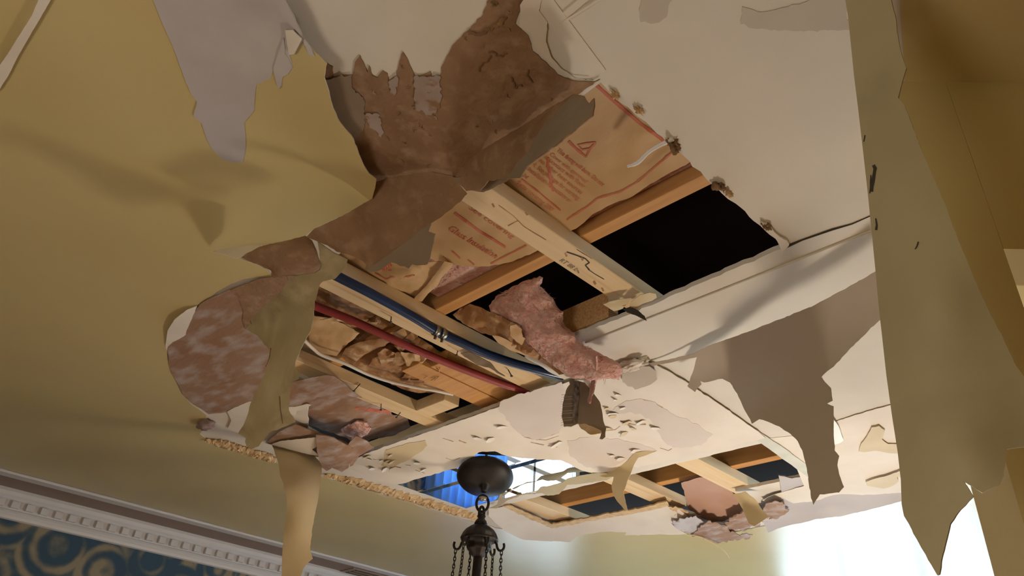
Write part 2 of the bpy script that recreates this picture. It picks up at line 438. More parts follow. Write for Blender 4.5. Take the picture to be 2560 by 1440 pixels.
# ------------------------------------------------------------------ room shell
X0, X1, Y0, Y1 = -2.4, 5.0, -2.4, 4.2
H = EYE+1.0
tag(box('floor', X0-.1, X1+.1, Y0-.1, Y1+.1, -.1, 0, M['floor']), kind='structure')
hole1 = [(.70, .575), (1.32, .575), (1.335, 1.0), (1.335, 1.37), (1.527, 1.38), (1.527, 1.8), (1.527, 2.43), (1.40, 2.42), (1.25, 2.36), (1.15, 2.2), (1.05, 2.02), (.72, 1.97), (.70, 1.3)]
hole2 = [(2.27, 1.13), (2.64, 1.13), (2.65, 1.5), (2.86, 1.52), (2.92, 1.66), (2.84, 1.80), (2.65, 1.84), (2.64, 2.2), (2.64, 2.46), (2.27, 2.46)]
ceil = slab('ceiling', [(X0, Y0), (X1, Y0), (X1, Y1), (X0, Y1)], [hole1, hole2], H, H+.0125, M['white'], res=.5, jag=.006, seg=.02)
tag(ceil, kind='structure')
def wall_with_window(name, axis, c, lo, hi, w, m, outside):
    """wall plane at x=c or y=c from lo to hi, with window (a0,a1,z0,z1)"""
    a0, a1, z0, z1 = w; t = .12*outside; segs = [(lo, a0, 0, H), (a1, hi, 0, H), (a0, a1, 0, z0), (a0, a1, z1, H)]
    bm = bmesh.new()
    for (p, q, r, s) in segs:
        if q-p < 1e-4 or s-r < 1e-4: continue
        g = bmesh.ops.create_cube(bm, size=1.0)['verts']
        for v in g:
            u = p+(v.co.x+.5)*(q-p); d = c+(v.co.y+.5)*t; z = r+(v.co.z+.5)*(s-r)
            v.co = Vector((d, u, z)) if axis == 'x' else Vector((u, d, z))
    me = bpy.data.meshes.new('m'); bm.to_mesh(me); bm.free()
    return tag(link(name, me, m), kind='structure')
WX = (1.2, 2.62, .6, 2.47); WY = (3.25, 4.85, .75, 1.95)
wall_with_window('wall_far', 'x', X1, Y0, Y1, WX, M['yellow'], 1)
wall_with_window('wall_left', 'y', Y1, X0, X1, WY, M['wallpaper'], 1)
tag(box('wall_right', X0, X1, Y0-.12, Y0, 0, H, M['yellow']), kind='structure')
tag(box('wall_back', X0-.12, X0, Y0, Y1, 0, H, M['yellow']), kind='structure')
def window(n, axis, c, w):
    a0, a1, z0, z1 = w; root = empty('window_%d' % n, ((c, (a0+a1)/2, z0) if axis == 'x' else ((a0+a1)/2, c, z0))); tag(root, kind='structure')
    def bar(nm, p, q, r, s, d0, d1, mt):
        o = box(nm, *((d0, d1, p, q) if axis == 'x' else (p, q, d0, d1)), r, s, mt); setparent(o, root)
    f = .05
    bar('window_frame', a0, a0+f, z0, z1, c+.01, c+.09, M['trim']); bar('window_frame', a1-f, a1, z0, z1, c+.01, c+.09, M['trim'])
    bar('window_frame', a0, a1, z1-f, z1, c+.01, c+.09, M['trim']); bar('window_frame', a0, a1, z0, z0+f, c+.01, c+.09, M['trim'])
    zm = (z0+z1)/2
    bar('window_bar', a0+f, a1-f, zm-.02, zm+.02, c+.03, c+.07, M['trim'])
    for k in (1, 2):
        u = a0+(a1-a0)*k/3; bar('window_bar', u-.012, u+.012, z0+f, z1-f, c+.03, c+.07, M['trim'])
    bar('window_pane', a0+f, a1-f, z0+f, z1-f, c+.048, c+.052, glass)
    bar('window_sill', a0-.05, a1+.05, z0-.03, z0, c-.06, c+.01, M['trim'])
window(1, 'x', X1, WX); window(2, 'y', Y1, WY)
for c, ax, w in ((X1, 'x', WX), (Y1, 'y', WY)):     # sampling portals in the window openings
    l = bpy.data.lights.new('portal', 'AREA'); l.shape = 'RECTANGLE'; l.size = w[1]-w[0]; l.size_y = w[3]-w[2]; l.cycles.is_portal = True
    o = bpy.data.objects.new('window_daylight', l); COL.objects.link(o)
    o.location = (c+.1, (w[0]+w[1])/2, (w[2]+w[3])/2) if ax == 'x' else ((w[0]+w[1])/2, c+.1, (w[2]+w[3])/2)
    o.rotation_euler = (math.radians(90), 0, math.radians(90)) if ax == 'x' else (math.radians(-90), 0, 0)
# beaded rail, mauve band and crown with dentils along the wallpapered wall
rail = tag(box('trim_1', X0, X1, 3.895, 3.965, H-.014, H-.001, M['trim'], bev=.004), kind='structure')
tag(box('trim_2', X0, X1, 3.965, Y1, H-.006, H-.0005, M['mauve']), kind='structure')
prof = [(4.2, .995), (4.168, .995), (4.165, .98), (4.172, .965), (4.172, .955), (4.178, .945), (4.181, .915), (4.181, .905), (4.175, .90), (4.172, .89), (4.182, .878), (4.186, .866), (4.2, .862)]
V = []; n = len(prof)
for x in (X0, X1): V += [(x, p[0], p[1]+EYE) for p in prof]
crown = link('trim_3', mesh_from(V, [(i, (i+1) % n, n+(i+1) % n, n+i) for i in range(n)]), M['trim']); tag(crown, kind='structure')
dm = None; x = .45
while x < 3.4:
    if dm is None:
        d = box('dentil', -.017, .017, 4.160, 4.182, EYE+.910, EYE+.94, M['trim'], crown); dm = d.data
    else:
        d = bpy.data.objects.new('dentil', dm); COL.objects.link(d); d.parent = crown
    d.location.x = x; x += .064

ry = slab('yellow_paint_layer', [PXY(*p, .9965) for p in ((2190, -300), (2230, -100), (2250, 0), (2262, 200), (2300, 420), (2400, 640), (2480, 820), (2560, 960))]+[(2.3, .34), (2.8, .36), (3.05, .45), (3.1, .57), (4.98, .57), (4.98, -2.38), (-2.38, -2.38), (-2.38, 0)], [], EYE+.9973, EYE+.9990, M['yellow'], ceil, res=.5)
vt = empty('air_vent', W(930, 1428, .993)); tag(vt, 'small dark louvred vent on the mauve band by the crown moulding', 'vent')
vx, vy = PXY(960, 1432, .993)
setparent(box('vent_frame', 2.62, 3.02, 4.02, 4.16, EYE+.988, EYE+.994, M['mauve']), vt)
for i in range(5): setparent(box('louvre', 2.65, 2.99, 4.035+i*.024, 4.047+i*.024, EYE+.984, EYE+.9885, M['grey_paper'] if i % 2 else M['nail']), vt)
# yellow wall end in the corner on the right: header and jamb of an opening, in one vertical plane
ha, hb = W(2296, 203, .9995), W(2560, 205, .9995); dv = (hb-ha); dv.z = 0; dv.normalize(); nv = Vector((-dv.y, dv.x, 0))
if nv.x < 0: nv = -nv
def onwall(x, y):
    d = Vector(ray(x, y)); e0 = Vector((0, 0, EYE)); t = nv.dot(ha-e0)/nv.dot(d); p = e0+d*t; p.z = min(p.z, H-.001); return p
def wallpiece(name, s0, s1, z0, z1):
    V = [ha+dv*s0, ha+dv*s1]; V = [Vector((v.x, v.y, z)) for z in (z0, z1) for v in V]; V += [v+nv*.09 for v in V]
    me = mesh_from(V, [(0, 1, 3, 2), (4, 6, 7, 5), (0, 4, 5, 1), (2, 3, 7, 6), (0, 2, 6, 4), (1, 5, 7, 3)])
    bm = bmesh.new(); bm.from_mesh(me); bmesh.ops.recalc_face_normals(bm, faces=bm.faces); bm.to_mesh(me); bm.free()
    return tag(link(name, me, M['yellow']), kind='structure')
sL = (onwall(2530, 1210)-ha).dot(dv); sR = (onwall(2512, 632)-ha).dot(dv)
wallpiece('wall_jamb', sL, sR, 0, H-.001)
wallpiece('wall_header', sR+.0005, 3.35, onwall(2512, 622).z, H-.001)

# ------------------------------------------------------------------ framing above the ceiling
ZB0, ZB1 = H+.0125, H+.0525      # furring boards
ZJ1 = H+.26                      # top of joists
tag(box('subfloor', -.4, 3.6, -.4, 3.4, ZJ1, ZJ1+.02, M['dark']), 'near-black subfloor boards with the void darkness in their colour above the joist bays', 'subfloor')
def board(lbl, x0, x1, y0, y1, z0=ZB0, z1=ZB1, mt='wood', name='furring_board'):
    o = empty(name, ((x0+x1)/2, (y0+y1)/2, z0)); tag(o, lbl, 'board', 'wooden boards in the ceiling')
    b = setparent(box('plank', x0, x1, y0, y1, z0, z1, M[mt], bev=.002), o); return o
def joist(lbl, x0, x1, y0=-.35, y1=3.3):
    o = tag(box('floor_joist', x0, x1, y0, y1, ZB1, ZJ1, M['joist'], bev=.002), lbl, 'joist', 'floor joists'); return o
b1 = board('pale grade-stamped furring board crossing the big hole beside the dark void', .35, 1.40, .93, 1.005)
b2 = board('pale furring board carrying the blue pipe across the big hole', .35, 3.0, 1.442, 1.535)
b3 = board('pale furring board with hanging nails below the white cable', .35, 1.75, 1.945, 2.02)
b4 = board('furring board behind the torn edge of the white drywall panel', .35, 1.40, .47, .545)
b5 = board('furring board in the middle of the far small hole', 2.0, 2.74, 1.783, 1.875)
b6 = board('dark-stained furring board in the far hole just behind the mirror', 2.1, 3.0, 2.30, 2.43)
j1 = joist('orange-brown floor joist crossing above the stamped furring board', 1.06, 1.098)
j2 = joist('floor joist hidden behind the white drywall strip', 1.84, 1.88)
j3 = joist('floor joist over the mirror and plaster panel', 2.14, 2.18)
j4 = joist('reddish floor joist crossing the far small hole', 2.53, 2.57)
j5 = joist('floor joist behind the lamp-lit left edge of the big hole', .56, .60)
# orange doubled boards and the notch block in the lower bay
board('orange board lying beside the red pipe at the bottom of the hole', 1.24, 1.75, 1.60, 1.675, ZB0+.012, ZB1+.01, 'joist')
board('orange board at the hole edge between white cable and red pipe', 1.20, 1.75, 1.68, 1.765, ZB0+.010, ZB1+.01, 'joist')
blk = board('short wooden block nailed across the board end by the black gap', 1.405, 1.47, 1.80, 1.945)
eb = empty('blocking_offcut', (1.36, 1.17, ZB0)); tag(eb, 'short offcut with ringed end grain between the boards above the white strip', 'board')
setparent(box('plank', 1.335, 1.375, 1.07, 1.24, ZB0+.006, ZB1+.045, M['endgrain']), eb)
# dark slit board ends by the edge
def nail(p, parent, tilt=(0, 0)):
    k = empty('tmp', (0, 0, 0)); bpy.data.objects.remove(k)
    pts = [Vector((p[0], p[1], p[2]+.01)), Vector((p[0]+tilt[0]*.02, p[1]+tilt[1]*.02, p[2]-.022))]
    o = tube('nail', pts, .0016, M['nail'], sides=6); setparent(o, parent)
    h = tube('nail_head', [pts[1]+Vector((0, 0, .001)), pts[1]-Vector((0, 0, .002))], .004, M['nail'], sides=8); h.parent = o
for (px, py), bd in zip(C8((805, 420), (1710, 830), (725, 1095), (890, 1165), (560, 960), (1330, 690)), (b2, b2, b3, b3, b3, b2)):
    a, b = PXY(px, py, 1.0125); nail((a, b, ZB0), bd, (random.uniform(-1, 1), random.uniform(-1, 1)))
# stamp and checks on the first board
SB = surface(1.0122)
print_text('grade_stamp', 'RT 88 L', C5((1040, 815))[0], C5((1165, 895))[0], SB, M['stamp'], b1 and None, off=.0004, hgt=1.1)
st = bpy.data.objects[-1] if False else None
for o in list(COL.objects):
    if o.name.startswith('grade_stamp'): setparent(o, b1)
def strokes(name, pts, w, parent, S=SB, mt='soot'):
    o = ribbon(name, pts, S, w, M[mt], None, .0005); setparent(o, parent)
strokes('split', C5((590, 400), (700, 480), (780, 560), (860, 610), (945, 660)), .0018, b1, mt='kraft_dark')
strokes('split', C5((1100, 750), (1160, 770), (1240, 800), (1270, 830), (1240, 850), (1270, 885)), .0035, b1)
strokes('split', C5((1260, 880), (1310, 915), (1380, 955)), .002, b1)
strokes('split', C5((1175, 730), (1220, 760), (1290, 800)), .0015, b1)
for q in ((550, 400), (1095, 770), (1185, 895), (1310, 980), (1370, 1030), (800, 460), (1215, 800)):
    strokes('knot', C5((q[0]-8, q[1]-12), q, (q[0]+6, q[1]+14)), .006, b1, mt='kraft_dark')
strokes('split', C5((660, 555), (735, 515)), .0025, b1, mt='kraft_dark')

# ------------------------------------------------------------------ pipes and cable
bp = empty('blue_pipe', W(*C8((390, 100))[0], 1.0)); tag(bp, 'glossy blue plastic water pipe clipped under a furring board', 'pipe')
pth = [W(x, y, 1.0) for x, y in C8((180, -20), (390, 98), (600, 205), (800, 312), (1000, 425), (1180, 535), (1380, 625), (1560, 705), (1780, 780), (2000, 850), (2150, 905))]
pth[-1].z += .012; pth[-2].z += .004
setparent(tube('pipe', pth, .0125, M['blue'], sides=16, smooth_n=5), bp)
for (ax, ay) in ((1160, 522), (1212, 546)):
    c = W(*C8((ax, ay))[0], 1.0); dv = (pth[6]-pth[4]).normalized()
    o = setparent(tube('pipe_clamp', [c-dv*.006, c+dv*.006], .0155, M['steel'], sides=16), bp)
    e = tube('clamp_ear', [c+Vector((0, 0, -.014)), c+Vector((.002, .004, -.024))], .004, M['nail'], sides=6); e.parent = o; e.matrix_parent_inverse = bp.matrix_basis.inverted() @ bp.matrix_basis
rp_ = empty('red_pipe', W(*C8((205, 320))[0], 1.025)); tag(rp_, 'dull red plastic water pipe sagging across the lower bay', 'pipe')
pth = [W(x, y, h) for (x, y), h in zip(C8((60, 260), (205, 325), (500, 440), (760, 560), (1000, 670), (1250, 775), (1500, 872), (1700, 945), (1900, 1005)), (1.03, 1.028, 1.02, 1.015, 1.012, 1.012, 1.012, 1.012, 1.014))]
setparent(tube('pipe', pth, .0115, M['red'], sides=14, smooth_n=5), rp_)
wc = empty('white_cable', W(*C8((130, 600))[0], 1.02)); tag(wc, 'thin white electric cable drooping through the lower bay', 'cable')
pth = [W(x, y, h) for (x, y), h in zip(C8((40, 520), (130, 600), (200, 665), (270, 715), (450, 780), (620, 860), (800, 920), (1000, 965), (1150, 990), (1290, 1020)), (1.03, 1.02, 1.015, 1.01, 1.005, 1.005, 1.01, 1.015, 1.02, 1.03))]
setparent(tube('cable_sheath', pth, .0052, M['cable'], sides=8, smooth_n=5), wc)

# ------------------------------------------------------------------ insulation above the hole
poly = [(1492, 196), (1560, 240), (1640, 310), (1690, 352), (1740, 395)]+C5((2020, 80), (1930, 130), (1850, 170), (1700, 260), (1600, 330), (1420, 400), (1290, 470), (1230, 530), (1170, 575), (1020, 660), (880, 740), (760, 795), (660, 830), (540, 852), (440, 860), (280, 850), (180, 825), (90, 805))+[(1040, 630), (1000, 560), (1080, 470), (1300, 300), (1420, 200)]
fac = empty('insulation_batt', (.9, .9, H+.06)); tag(fac, 'tan kraft-faced insulation batt with red printed warning in the big hole', 'insulation')
ctl = [(1492, 196, 1.055), (1740, 395, 1.05), (1583, 490, 1.047), (1440, 572, 1.044), (1270, 657, 1.040), (1143, 663, 1.036), (1030, 620, 1.05), (1080, 470, 1.07), (1300, 300, 1.075), (1420, 420, 1.066), (1550, 350, 1.066), (1230, 580, 1.056), (1150, 560, 1.058), (1330, 480, 1.062)]
o, SF = sheet('kraft_facing', poly, ctl, [M['kraft'], M['pink']], .002, 16, 1.5, 10, wr=[(.010, 9), (.003, 26), (.004, 11, 1)], seed=3)
setparent(o, fac)
bt = box('fibre_batt', .62, 1.055, .50, 1.43, H+.085, H+.24, M['pink']); setparent(bt, fac)
def pr(body, a, b, C, S, par, hg=1.0, bold=0.0, nm='printed_line'):
    setparent(print_text(nm, body, C(a)[0], C(b)[0], S, M['ink'], None, .0016, hg, bold), par)
pr('This facing will burn. Do not', (690, 300), (1410, 850), K6, SF, fac, 1.35, .012)
pr('Cover with approved', (580, 360), (1140, 800), K6, SF, fac, 1.2)
pr('in contact with floor', (495, 405), (1110, 880), K6, SF, fac, 1.15)
pr('no other heat sources', (415, 460), (1070, 975), K6, SF, fac, 1.15)
pr('4. See package for warning,', (310, 525), (1030, 1075), K6, SF, fac, 1.4)
pr('Installation instructions or', (230, 595), (895, 1110), K6, SF, fac, 1.4)
pr('34.', (150, 690), (230, 745), K6, SF, fac, 1.1)
pr('Batts covering 200', (60, 800), (600, 1235), K6, SF, fac, 1.2)
pr('Glass Insulation', (205, 585), (560, 800), C5, SF, fac, 1.35, .008)
pr('See covering', (360, 425), (690, 650), C5, SF, fac, .8)
def ln(C, w, *pts, S=None, par=None):
    o = ribbon('printed_line', C(*pts), S or SF, w, M['ink'], None, .0016); setparent(o, par or fac)
ln(C3, .008, (425, 480), (560, 600), (700, 720), (790, 785), (865, 840))
ln(C5, .004, (1890, 10), (1800, 80), (1640, 220), (1500, 300), (1330, 350), (1240, 420), (1100, 510))
ln(K6, .004, (150, 740), (400, 930), (600, 1100), (760, 1230))
ln(C5, .007, (260, 460), (440, 590), (640, 715))
ln(C5, .004, (530, 840), (660, 770), (800, 700))
ln(C5, .004, (240, 745), (300, 800)); ln(C5, .004, (360, 810), (405, 845)); ln(C5, .003, (170, 780), (215, 820))
ln(K6, .0065, (885, 150), (1010, 270), (1160, 395)); ln(K6, .0045, (1160, 395), (1225, 260), (1320, 165)); ln(K6, .0035, (1320, 165), (1180, 180), (1030, 200)); ln(K6, .0035, (1030, 200), (1100, 280), (1215, 265))
ln(K6, .006, (570, 400), (560, 520), (600, 680), (610, 800), (650, 930))
# facing folds of the second bay
c2 = empty('insulation_batt', W(1000, 690, 1.06)); tag(c2, 'crumpled kraft insulation with red print above the blue pipe', 'insulation')
poly = K4((400, 500), (900, 600), (1300, 640), (1650, 740), (1900, 760), (2180, 740), (2300, 790), (2180, 960), (2000, 1130), (1800, 1330), (1640, 1380), (1300, 1200), (1000, 1030), (760, 900), (500, 760))
o, S2 = sheet('kraft_facing', poly, [(860, 640, 1.07), (980, 660, 1.055), (1120, 655, 1.045), (1040, 740, 1.062), (930, 690, 1.06), (1010, 690, 1.042)], [M['kraft'], M['pink']], .002, 9, 1.2, 8, wr=[(.014, 14), (.007, 15, 1), (.004, 40, 1)], seed=11)
setparent(o, c2)
o, S2b = sheet('rolled_edge', K4((2170, 740), (2300, 770), (2280, 840), (2200, 930), (2120, 1010), (2060, 1130), (1900, 1270), (1800, 1400), (1640, 1390), (1720, 1290), (1880, 1130), (2010, 960), (2090, 850)), [(1118, 655, 1.03), (1110, 690, 1.035), (1060, 750, 1.05), (1035, 745, 1.05), (1100, 670, 1.03)], [M['kraft'], M['kraft']], .002, 8, .8, 7, wr=[(.004, 30)], puff=(.008, 10), seed=12)
setparent(o, c2)
ln(K4, .010, (1150, 880), (1300, 790), S=S2, par=c2); ln(K4, .004, (1030, 930), (1200, 1030), (1350, 1000), S=S2, par=c2); ln(K4, .004, (1440, 1030), (1680, 965), S=S2, par=c2); ln(K4, .004, (1230, 900), (1310, 880), S=S2, par=c2)
# lower bay: crumpled kraft and glass wool
c3 = empty('insulation_batt', W(900, 820, 1.07)); tag(c3, 'old crumpled brown kraft insulation stuffed behind the red pipe', 'insulation')
o, S3 = sheet('kraft_facing', C8((150, 100), (300, 210), (560, 330), (800, 460), (1000, 560), (1200, 690), (1180, 800), (1250, 880), (1330, 960), (1250, 1010), (1020, 1010), (900, 980), (600, 850), (300, 720), (60, 620), (60, 400)), [(780, 700, 1.08), (900, 770, 1.06), (1050, 860, 1.07), (1100, 960, 1.05), (950, 930, 1.055), (780, 850, 1.07), (860, 830, 1.09)], [M['kraft_dark'], M['pink']], .002, 9, 1.5, 9, wr=[(.020, 11), (.012, 14, 1), (.006, 32, 1), (.003, 60)], seed=21)
setparent(o, c3)
for i, (pp, hh, mk) in enumerate((
    (C8((170, 400), (300, 420), (440, 470), (560, 540), (500, 600), (430, 660), (380, 720), (270, 700), (180, 640), (150, 520)), 1.045, 'kraft'),
    (C8((420, 720), (450, 660), (560, 610), (700, 580), (790, 600), (760, 640), (640, 680), (560, 740), (520, 790), (450, 760)), 1.04, 'kraft_dark'),
    (C8((620, 820), (660, 740), (760, 700), (860, 690), (960, 720), (1060, 770), (1100, 850), (1060, 930), (960, 930), (820, 890), (720, 870)), 1.04, 'kraft_dark'),
    (C8((830, 540), (910, 500), (1000, 540), (960, 610), (860, 600)), 1.04, 'kraft'),
    (C8((1080, 880), (1200, 900), (1300, 960), (1280, 1000), (1180, 985), (1060, 950)), 1.03, 'kraft'))):
    o, _s = sheet('kraft_fold', pp, hh, [M[mk], M[mk]], .002, 8, 1.5, 8, wr=[(.014, 16), (.007, 13, 1), (.002, 50, 1)], puff=(.006, 10), seed=30+i); setparent(o, c3)
for i, pts in enumerate((((830, 640), (900, 600), (1000, 500), (1030, 540), (940, 650), (880, 690)), ((250, 440), (420, 400), (560, 440), (660, 520), (560, 500), (400, 450)), ((700, 700), (760, 660), (850, 700), (820, 760), (730, 800)), ((880, 690), (980, 700), (1090, 740), (1040, 790), (930, 800)), ((960, 820), (1030, 850), (1020, 940), (920, 960), (870, 910)))):
    o, _s = sheet('kraft_fold', C8(*pts), 1.032-.004*(i % 2), [M['kraft' if i in (1, 3) else 'kraft_dark'], M['kraft_dark']], .002, 6, 2.0, 6, wr=[(.012, 20), (.010, 26, 1), (.004, 60, 1)], seed=300+i); setparent(o, c3)
ln(C8, .003, (190, 470), (260, 480), (240, 520), S=S3, par=c3); ln(C8, .003, (700, 620), (760, 640), S=S3, par=c3)
for i in range(16):        # glinting glass fibres
    a = C8((1030+random.uniform(0, 190), 810+random.uniform(0, 80)))[0]; p = W(*a, 1.03)
    o = tube('glass_fibre', [p, p+Vector((random.uniform(-.03, .03), random.uniform(-.03, .03), random.uniform(-.02, .02)))], .0018, M['kraft'], sides=5); setparent(o, c3)
# clump stuck to the board
cl, _ = sheet('paper_scrap', C8((1350, 700), (1410, 690), (1500, 730), (1580, 770), (1630, 830), (1700, 880), (1650, 860), (1570, 810), (1480, 790), (1450, 770)), [(1150, 885, 1.005), (1200, 895, .995), (1260, 940, .97), (1220, 910, .99)], [M['grey_paper'], M['kraft']], .0015, 6, 1.0, 6, wr=[(.008, 40)], seed=44)
tag(cl, 'shrivelled grey paper scrap stuck to the board under the blue pipe', 'paper')

# hanging pink tuft with its kraft backing
pk = empty('insulation_tuft', W(1450, 880, .98)); tag(pk, 'big pink fibreglass tuft drooping out of the big hole', 'insulation')
poly = C7((835, 45), (880, 32), (908, 45), (900, 90), (880, 115), (920, 150), (960, 190), (1000, 235), (1030, 290), (1075, 325), (1070, 400), (1090, 440), (1165, 495), (1180, 555), (1240, 600), (1300, 620), (1370, 660), (1430, 690), (1490, 725), (1540, 760), (1560, 800), (1545, 850), (1530, 885), (1460, 870), (1380, 880), (1300, 890), (1220, 875), (1150, 870), (1090, 830), (1030, 790), (960, 740), (900, 700), (840, 640), (760, 590), (735, 520), (720, 440), (640, 405), (560, 360), (480, 330), (465, 275), (520, 200), (600, 150), (700, 105), (780, 65))
o, SP = sheet('pink_fibre', poly, [(1340, 695, 1.075), (1240, 770, 1.06), (1350, 780, 1.03), (1420, 830, .99), (1300, 850, 1.01), (1480, 890, .955), (1545, 930, .925), (1430, 935, .94), (1380, 900, .975)], [M['pink']], .01, 6, 3, 7, wr=[(.034, 9), (.012, 24), (.004, 14, 1), (.003, 60)], puff=(.03, 34), seed=51, back=.03)
setparent(o, pk)
o, _ = sheet('kraft_backing', C7((170, 350), (230, 300), (310, 262), (400, 290), (470, 325), (560, 360), (640, 405), (720, 440), (745, 530), (770, 590), (850, 650), (920, 720), (1000, 780), (1080, 830), (1040, 840), (950, 770), (830, 700), (700, 640), (600, 580), (490, 520), (380, 490), (330, 460), (250, 420)), [(1140, 790, 1.06), (1230, 780, 1.055), (1310, 850, 1.0), (1240, 845, 1.015), (1400, 935, .965), (1340, 890, .985), (1200, 820, 1.03)], [M['kraft_dark'], M['kraft']], .002, 8, 1.5, 7, wr=[(.010, 22), (.009, 20, 1), (.004, 50, 1)], seed=52); setparent(o, pk)  # darker kraft puts the shadow under the tuft into the backing's colour
o, _ = sheet('kraft_tab', C7((640, 440), (690, 430), (735, 470), (740, 530), (765, 545), (735, 600), (690, 570), (640, 520)), .985, [M['kraft'], M['kraft']], .002, 7, 1.2, 6, wr=[(.012, 40)], seed=53); setparent(o, pk)
o, _ = sheet('kraft_tab', C7((490, 520), (560, 530), (660, 580), (760, 640), (880, 690), (940, 740), (900, 740), (780, 690), (640, 640), (540, 580)), .995, [M['kraft'], M['kraft']], .002, 7, 1.0, 6, wr=[(.008, 40)], seed=54); setparent(o, pk)
o, _ = sheet('fibre_strand', C7((1310, 690), (1345, 680), (1345, 800), (1335, 900), (1315, 980), (1285, 1075), (1270, 1060), (1290, 970), (1260, 940), (1300, 900), (1295, 800)), [(1488, 890, .915), (1485, 950, ('r', 1.95)), (1472, 1005, ('r', 1.95)), (1495, 930, .9)], [M['pink']], .004, 8, 2, 6, seed=55); setparent(o, pk)

rf = random.Random(9); V = []; F = []
pin = jagged(C7((880, 60), (1000, 240), (1070, 400), (1170, 520), (1400, 690), (1540, 800), (1500, 870), (1200, 860), (960, 730), (780, 590), (640, 400), (480, 300), (600, 160)), 20, 1, rf)
k = 0
while k < 900:
    x, y = rf.uniform(1220, 1560), rf.uniform(690, 955)
    if not inpoly(x, y, pin): continue
    k += 1; p = SP(x, y, .001); L = rf.uniform(.008, .028); d1 = Vector((rf.uniform(-1, 1), rf.uniform(-1, 1), rf.uniform(-1, .6))).normalized()*L
    q = p+d1*.5+Vector((rf.uniform(-1, 1), rf.uniform(-1, 1), -.5))*.004; e = p+d1; sd = Vector((rf.uniform(-1, 1), rf.uniform(-1, 1), rf.uniform(-1, 1))).normalized()*.0005; b0 = len(V)
    V += [p+sd, p-sd, q+sd, q-sd, e]; F += [(b0, b0+1, b0+3, b0+2), (b0+2, b0+3, b0+4)]
fz = link('loose_fibres', mesh_from(V, F), M['pink']); fz['kind'] = 'stuff'; setparent(fz, pk)

# small offcuts above
pk2 = empty('insulation_batt', W(880, 1040, 1.03)); tag(pk2, 'sooty kraft and pink insulation in the corner beside the yellow ceiling', 'insulation')
o, S5 = sheet('kraft_facing', C6((840, 1090), (900, 1050), (960, 1000), (1060, 990), (1150, 995), (1230, 1020), (1330, 1070), (1400, 1110), (1480, 1120), (1500, 1180), (1400, 1230), (1270, 1250), (1200, 1290), (1130, 1240), (1000, 1200), (880, 1150)), [(760, 1035, 1.03), (860, 990, 1.03), (980, 1040, 1.04), (900, 1100, 1.06), (1010, 1060, 1.06), (870, 1040, 1.02)], [M['brown_lav'], M['pink']], .002, 9, 1.2, 8, wr=[(.010, 15), (.005, 40)], seed=61); setparent(o, pk2)
setparent(print_text('printed_line', 'GLA', C6((1165, 1075))[0], C6((1330, 1105))[0], S5, M['ink'], None, .0018, .9, .02), pk2)
ln(C6, .012, (1260, 1075), (1330, 1085), (1390, 1095), S=S5, par=pk2)
o, _ = sheet('pink_fibre', C6((1095, 1195), (1140, 1165), (1190, 1145), (1250, 1155), (1275, 1185), (1250, 1225), (1200, 1250), (1185, 1310), (1165, 1300), (1160, 1240), (1120, 1225)), 1.015, [M['pink']], .006, 7, 2, 6, wr=[(.012, 30), (.008, 70)], puff=(.02, 14), seed=62); setparent(o, pk2)

# ------------------------------------------------------------------ paint layers that still cling to the ceiling
HF = .9965
lav_poly = C1((765, -120), (765, 0), (800, 90), (850, 200), (890, 300), (925, 400), (955, 470), (985, 510), (967, 580), (1010, 620), (1035, 700), (1060, 745), (1110, 795), (1165, 815), (1215, 808), (1225, 770), (1228, 700), (1222, 610), (1270, 555), (1275, 480), (1280, 425), (1350, 395), (1365, 350), (1385, 425), (1395, 445), (1410, 430), (1412, 380), (1440, 375), (1465, 340), (1455, 300), (1445, 275), (1470, 270), (1490, 235), (1515, 205), (1545, 275), (1572, 283), (1548, 225), (1512, 180), (1475, 95), (1425, 0), (1380, -120))
edge = C1((1380, -120), (1425, 0), (1475, 95), (1512, 180), (1560, 245), (1635, 320))+C2((318, 560), (345, 640), (375, 760), (430, 880), (530, 1005), (560, 1090), (600, 1190), (640, 1250), (693, 1290), (690, 1320), (665, 1430))+[(900, 515), (860, 537), (820, 555), (785, 572), (763, 590), (712, 603), (651, 616), (600, 628), (533, 627), (590, 645), (640, 660), (668, 675), (681, 692), (655, 692), (600, 700), (560, 720), (520, 745), (490, 766), (440, 800), (420, 830), (413, 858), (420, 900), (438, 950), (455, 985), (480, 1012), (515, 1037), (520, 1050), (500, 1085), (520, 1103), (580, 1125), (640, 1145), (700, 1160), (811, 1194), (900, 1222), (1000, 1250), (1164, 1302), (1250, 1322), (1340, 1335), (1460, 1322), (1600, 1320), (1750, 1335), (1850, 1328), (1990, 1300), (2150, 1265), (2300, 1230), (2500, 1190), (2700, 1150)]
r1_ = proj((4.95, 1.0, H)); 
far = [proj((4.98, .6, H)), proj((4.98, 2.5, H)), proj((4.98, 3.9, H)), proj((3.2, 3.9, H)), proj((2.0, 3.9, H)), proj((.6, 3.9, H)), proj((-.6, 3.9, H)), (-420, 500), (-300, -120)]
def sk(x, y): return y < -60 or x < -100 or x > 2560 or y > 1400
ypoly = edge+far+[(380, -120)]
drp = [(690, -120), (712, 0), (760, 95), (815, 160), (830, 264), (884, 349), (940, 450), (930, 500)]
def yh(x, y):                # the film lies flat and only droops along its torn right edge
    d = min(math.hypot(*(np.array((x, y))-(np.array(p)+(np.array(q)-p)*t))) for p, q in zip(drp[:-1], drp[1:]) for t in (0, .25, .5, .75, 1)) if 500 < x < 1100 and y < 700 else 999
    return HF-.036*math.exp(-(d/85.0)**2)
yel, SY = sheet('paint_layer', ypoly, ('fn', yh), [M['yellow'], M['lav'], M['white_film']], .0022, 70, 1.6, 10, seed=71, skip=sk, holes=[])
yel.parent = ceil; yel.name = 'yellow_paint_layer'; yel['label'] = 'smooth yellow ceiling paint still clinging around the hole'
